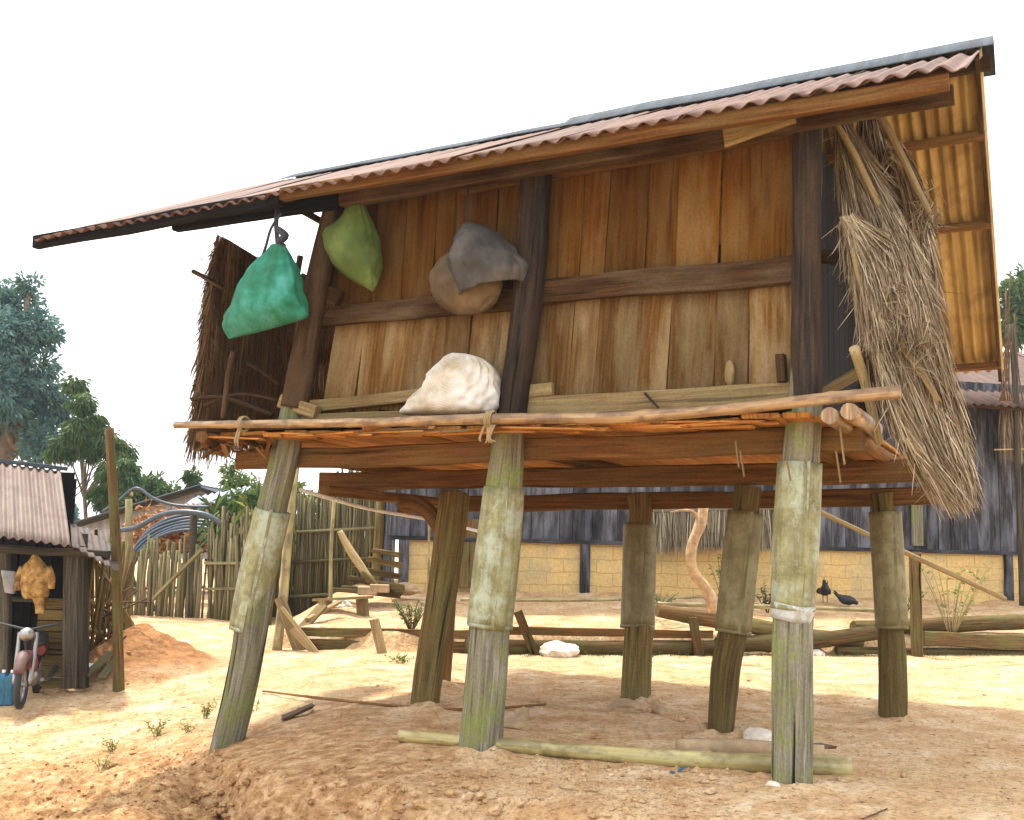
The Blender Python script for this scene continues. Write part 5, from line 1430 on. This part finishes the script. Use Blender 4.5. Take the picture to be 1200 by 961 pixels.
# jacket
J = lambda x, y: at_y(x, y, sy-.12)
je = empty('jacket', J(42,718), 'ochre patterned jacket hanging in the doorway of the shed', 'jacket')
m = MB(); m.loft([(J(38,650), J(44,650), .03), (J(34,657), J(50,657), .05), (J(27,663), J(55,664), .07), (J(24,672), J(59,673), .08), (J(24,684), J(58,685), .08), (J(26,697), J(57,697), .08), (J(30,702), J(55,700), .05)], (0, -1, 0), seg=30, wr=.14); shift(m, je); m.build('torso', 'jacket', je)
for pts in ([(28,665),(22,680),(21,692)], [(55,665),(60,678),(60,690)]):
    m = MB(); m.tube([J(x, y) for x, y in pts], [.05,.045,.04], 10, .2); shift(m, je); m.build('sleeve', 'jacket', je)
m = MB(); m.tube([J(44,698), J(47,708), J(47,719)], [.06,.055,.05], 10, .25); shift(m, je); m.build('lining', 'jacket', je)
m = MB(); m.tube([J(41,640), J(41,652)], .012, 6, 0); shift(m, je); m.build('hook', 'rope_black', je)
m = MB(); m.loft([(J(2,668), J(18,670), .05), (J(4,680), J(19,682), .07), (J(6,694), J(17,696), .04)], (0, -1, 0), seg=20, wr=.15); solid(m, 'rag', 'dim_cloth', 'pale crumpled rag left of the ochre jacket', 'rag')
# motorcycle
mc = ground_pt(36, 795); mc.y = sy-.45; mc = at_y(36, 795, sy-.45); mc.z = gz(mc.x, mc.y)
me_ = empty('motorcycle', mc, 'small worn motorcycle parked under the shed roof beneath the jacket', 'motorcycle', rz=radians(104)); me_.scale = (.86,)*3
def wheel(x):
    t = MB(); R_ = .27
    t.tube([(x + R_*cos(a), 0, .30 + R_*sin(a)) for a in [2*pi*i/20 for i in range(21)]], .04, 10, 0, sub=1, cap=False); wo = t.build('wheel', 'rubber', me_)
    r_ = MB(); r_.tube([(x + .22*cos(a), 0, .30 + .22*sin(a)) for a in [2*pi*i/20 for i in range(21)]], .014, 6, 0, sub=1, cap=False)
    for k in range(10):
        a = 2*pi*k/10; r_.tube([(x, 0, .3), (x + .22*cos(a), 0, .30 + .22*sin(a))], .004, 5, 0, sub=1)
    r_.tube([(x, -.06, .3), (x, .06, .3)], .035, 10, 0, sub=1); r_.build('rim', 'chrome', wo)
wheel(-.60); wheel(.58)
def mp(fn, nm, mat): m = MB(); fn(m); return m.build(nm, mat, me_)
mp(lambda m: (m.tube([(-.60,.09,.3),(-.48,.10,.62),(-.42,.1,.92)], .025, 8, 0), m.tube([(-.60,-.09,.3),(-.48,-.10,.62),(-.42,-.1,.92)], .025, 8, 0)), 'fork', 'chrome')
mp(lambda m: m.tube([(-.86,0,.46),(-.74,0,.60),(-.58,0,.64),(-.42,0,.56)], [.06,.075,.075,.05], 12, 0), 'front_fender', 'paint_white')
mp(lambda m: m.tube([(-.44,0,.86),(-.25,0,.70),(.0,0,.50),(.2,0,.45),(.5,0,.5)], [.05,.06,.05,.05,.04], 10, 0), 'frame', 'rubber')
mp(lambda m: m.tube([(-.46,-.02,.60),(-.30,0,.52),(-.15,0,.42)], [.11,.13,.08], 12, .05), 'leg_shield', 'paint_red')
mp(lambda m: m.loft([((-.1,-.05,.72),(-.1,.05,.72),.05)] + [((x,-.12,.74),(x,.12,.74),.06) for x in (0,.2,.4)] + [((.6,-.08,.80),(.6,.08,.80),.04)], (0,0,1), seg=18, wr=.02), 'seat', 'rubber')
mp(lambda m: m.rock((0.05,0,.32), .17, .11, .13, amp=.15, sink=.5), 'engine', 'chrome')
mp(lambda m: m.tube([(0,-.13,.28),(.3,-.17,.27),(.66,-.19,.36)], [.025,.035,.045], 10, 0), 'exhaust', 'chrome')
mp(lambda m: m.tube([(-.36,-.36,1.02),(-.42,-.15,.98),(-.44,0,.95),(-.42,.15,.98),(-.36,.36,1.02)], .016, 8, 0), 'handlebar', 'rubber')
mp(lambda m: m.rock((-.52,0,.90), .09, .09, .085, amp=0, sink=.5), 'headlight', 'chrome')
mp(lambda m: m.tube([(.40,0,.62),(.64,0,.64),(.84,0,.50)], [.09,.09,.05], 12, 0), 'rear_fender', 'paint_red')
# blue jerry cans
for k, (x, lb) in enumerate(((4,'blue plastic can at the left edge beside the motorcycle'),(14,'narrower blue can touching the motorcycle'))):
    p = at_y(x, 797, sy-.55); p.z = gz(p.x, p.y); c_e = empty('jerry_can', p, lb, 'can', 'blue cans in the shed')
    w_ = .075 if k == 0 else .05
    m = MB(); m.loft([(Vector((-.02,0,.34)), Vector((.02,0,.34)), .02), (Vector((-w_*.6,0,.31)), Vector((w_*.6,0,.31)), .05), (Vector((-w_,0,.28)), Vector((w_,0,.28)), .07), (Vector((-w_,0,.1)), Vector((w_,0,.1)), .07), (Vector((-w_,0,0)), Vector((w_,0,0)), .065)], (0,-1,0), seg=24, wr=.01, power=4); m.build('can_body', 'plastic_blue', c_e)
    m = MB(); m.tube([(0,0,.33),(0,0,.37)], .02, 10, 0, sub=1); m.build('cap', 'plastic_white', c_e)
GRg = 'rags and scraps before the shed'
for k, (x, y, w_, lb) in enumerate(((105,797,.16,'white rag on the ground before the shed, nearest the pole'),(88,797,.13,'crumpled pale rag in the middle before the shed'),(70,796,.10,'small pale scrap before the shed partition'))):
    p = ground_pt(x, y); m = MB(); m.rock(p + Vector((0,0,.02)), w_, .09, .045, amp=.8, sink=.4); solid(m, 'rag', 'plastic_white', lb, 'rag', GRg)

# ================================================================== TREES
def crown(m, blobs, n, lsz, droop=.3, lw=.35, rfun=None):
    tot = sum(r_**2 for _, r_ in blobs)
    for c, r_ in blobs:
        k = int(n*r_**2/tot); nc = max(6, k//26)
        for q in range(nc):
            d = Vector((random.gauss(0, 1), random.gauss(0, 1), random.gauss(0, 1))).normalized()
            rr = r_*(random.random()**.38)
            cc = c + Vector((d.x*rr, d.y*rr, d.z*rr*.85)); cr_ = r_*random.uniform(.12, .26); br = random.random()
            for w_ in range(k//nc):
                o_ = Vector((random.gauss(0, 1), random.gauss(0, 1), random.gauss(0, 1)))*cr_*.55
                dd = (o_.normalized() + d*.5 + Vector((0, 0, -droop*2)))
                m.leaf(cc + o_, dd, lsz*random.uniform(.6, 1.3), lsz*lw, min(1, max(0, br*.6 + random.random()*.4)))
def tree(name, blobs_px, y, n, lsz, mat, label, cat='tree', trunk=None, droop=.3, lw=.35, group=None, tr=.15, spreadY=1.0):
    s_ = y/FPX; blobs = [(at_y(x, yy, y + random.uniform(-1, 1)*r_*s_*spreadY), r_*s_) for x, yy, r_ in blobs_px]
    bx_ = at_y(trunk[0], 640, y) if trunk else blobs[0][0]; zb = gz(bx_.x, y)
    base = Vector((bx_.x, y, zb)); e = empty(name, base, label, cat, group)
    m = MB(); crown(m, blobs, n, lsz, droop, lw); shift(m, e); m.build('crown', mat, e)
    t = MB(); top = max(blobs, key=lambda b: b[0].z)[0]; mid = base.lerp(top, .45)
    t.tube([base - Vector((0, 0, .3)), mid + Vector((random.gauss(0, .2), 0, 0)), top], [tr, tr*.7, tr*.2], 8, .1)
    for c, r_ in blobs: t.tube([mid, mid.lerp(c, .5) + Vector((0, 0, r_*.2)), c], [tr*.45, tr*.3, tr*.08], 6, .1)
    shift(t, e); t.build('trunk', 'trunk', e); return e
tree('tall_tree', [(10,355,34),(40,385,28),(-10,400,45),(25,440,38),(50,470,30),(10,500,45),(55,520,28),(-20,460,50),(60,400,12),(35,335,14),(66,485,18)], 34, 20000, .24, 'leaf_blue', 'large blue green tree rising behind the shed roof', trunk=(5,), tr=.3, group='trees beyond the village')
tree('bamboo_clump', [(88,450,12),(98,470,14),(105,492,16),(120,515,18),(108,525,16),(140,530,16),(132,552,18),(150,560,15),(90,505,18),(75,525,18),(148,545,14),(120,580,16)], 30, 13000, .22, 'leaf_mid', 'arching bamboo clump behind the brown pole', 'bamboo', trunk=(110,), droop=.7, lw=.22, tr=.08, group='trees beyond the village')
tree('leafy_tree', [(178,572,16),(160,585,18),(195,580,14),(205,592,12),(225,560,8),(145,600,16)], 33, 7000, .22, 'leaf_mid', 'rounded green tree above the far grey house roof', trunk=(180,), group='trees beyond the village')
tree('feathery_tree', [(275,565,14),(290,572,16),(300,590,18),(285,600,18),(310,610,14),(290,640,26),(262,650,18),(320,650,24),(270,548,7)], 28, 8000, .2, 'leaf_bright', 'light feathery tree above the fence left of the granary', trunk=(275,), droop=.4, lw=.25, group='trees beyond the village')
tree('leafy_tree', [(375,600,20),(405,598,20),(435,590,18),(355,620,16),(400,580,14),(330,610,18),(340,580,18),(380,650,30),(420,650,30),(350,660,26)], 24, 9000, .2, 'leaf_bright', 'bright green tree seen just beneath the granary floor', trunk=(395,), group='trees beyond the village')
tree('leafy_tree', [(1188,350,22),(1205,335,22),(1195,385,22),(1225,370,40),(1175,395,10)], 38, 8000, .24, 'leaf_mid', 'hazy green tree beyond the roof at the upper right', trunk=(1200,), group='trees beyond the village')
tree('distant_tree', [(76,590,8),(80,605,8),(70,600,8)], 45, 900, .35, 'leaf_blue', 'small bluish tree far behind the shed roof', trunk=(76,), group='trees beyond the village')
# banana-like shrub with long blades over the fence
def blades(name, base, n, h, mat, label, w_=.09, spr=.5):
    e = empty(name, base, label, 'shrub'); m = MB()
    for k in range(n):
        a_ = random.random()*6.3; t = random.uniform(.2, 1)*spr; hh = h*random.uniform(.6, 1); p0 = Vector((cos(a_)*.1, sin(a_)*.1, 0)); p1 = Vector((cos(a_)*t*.4, sin(a_)*t*.4, hh*.75)); p2 = Vector((cos(a_)*t, sin(a_)*t, hh)); p3 = Vector((cos(a_)*t*1.7, sin(a_)*t*1.7, hh*.8))
        m.strand(p0, p1, w_*.5); m.leaf(p1, p2-p1, (p2-p1).length*1.1, w_); m.leaf(p2, p3-p2, (p3-p2).length, w_)
        for q in range(8): m.leaf(p1.lerp(p2, random.random()), (random.gauss(0,1), random.gauss(0,1), random.gauss(.3,.6)), .3, w_*.6)
    m.build('blade', mat, e); return e
for k, (x, y, yy, n, h_, mt, lb) in enumerate(((262,700,20.9,30,2.4,'leaf_mid','tall shrub of long blades rising over the fence by the gate'),(290,700,20.4,34,2.6,'leaf_mid','tall bladed shrub next to the leftmost granary post'),(305,700,19.8,16,2.2,'leaf_yellow','yellowish bladed shrub right behind the leftmost granary post'))):
    p = at_y(x, y, yy); p.z = gz(p.x, p.y); blades('tall_shrub', p, n, h_, mt, lb)
# leafless creeper hanging at the far right, below the tree
m = MB()
for k in range(9):
    x = 1178 + random.uniform(-4, 14); m.tube([at_y(x, 395+random.uniform(-90, 10), 17.5), at_y(x+random.uniform(-8, 8), 430, 17.5), at_y(x+random.uniform(-10, 10), 470, 17.6)], .012, 5, .2, sub=4)
solid(m, 'creeper', 'bark', 'leafless dark creeper dangling at the far right above the straw bundle', 'creeper')
m = MB(); m.tube([tw(HU(1186, 380, .7)), tw(HU(1190, 460, .7)), tw(HU(1196, 640, .6)), tw(HU(1198, 710, .6))], .06, 8, .1); solid(m, 'thin_post', 'shed_wood', 'thin dark post at the far right edge in front of the plank house', 'post')

# ================================================================== HAZE
bm = bmesh.new(); bmesh.ops.create_cube(bm, size=1)
hz = D.meshes.new('haze'); bm.to_mesh(hz); bm.free()
ho = D.objects.new('haze', hz); COL.objects.link(ho)
ho.scale = (1100, 1100, 26); ho.location = (0, 300, 10)
hm = D.materials.new('thin_smoke_haze'); hm.use_nodes = True; ht = hm.node_tree; ht.nodes.clear()
ov = ht.nodes.new('ShaderNodeOutputMaterial'); pv = ht.nodes.new('ShaderNodeVolumePrincipled')
pv.inputs['Color'].default_value = (.80, .88, .95, 1); pv.inputs['Density'].default_value = HAZE
pv.inputs['Anisotropy'].default_value = .2
ht.links.new(pv.outputs[0], ov.inputs['Volume']); hz.materials.append(hm)
tag(ho, 'thin pale smoke haze hanging over the village', 'haze', kind='stuff')
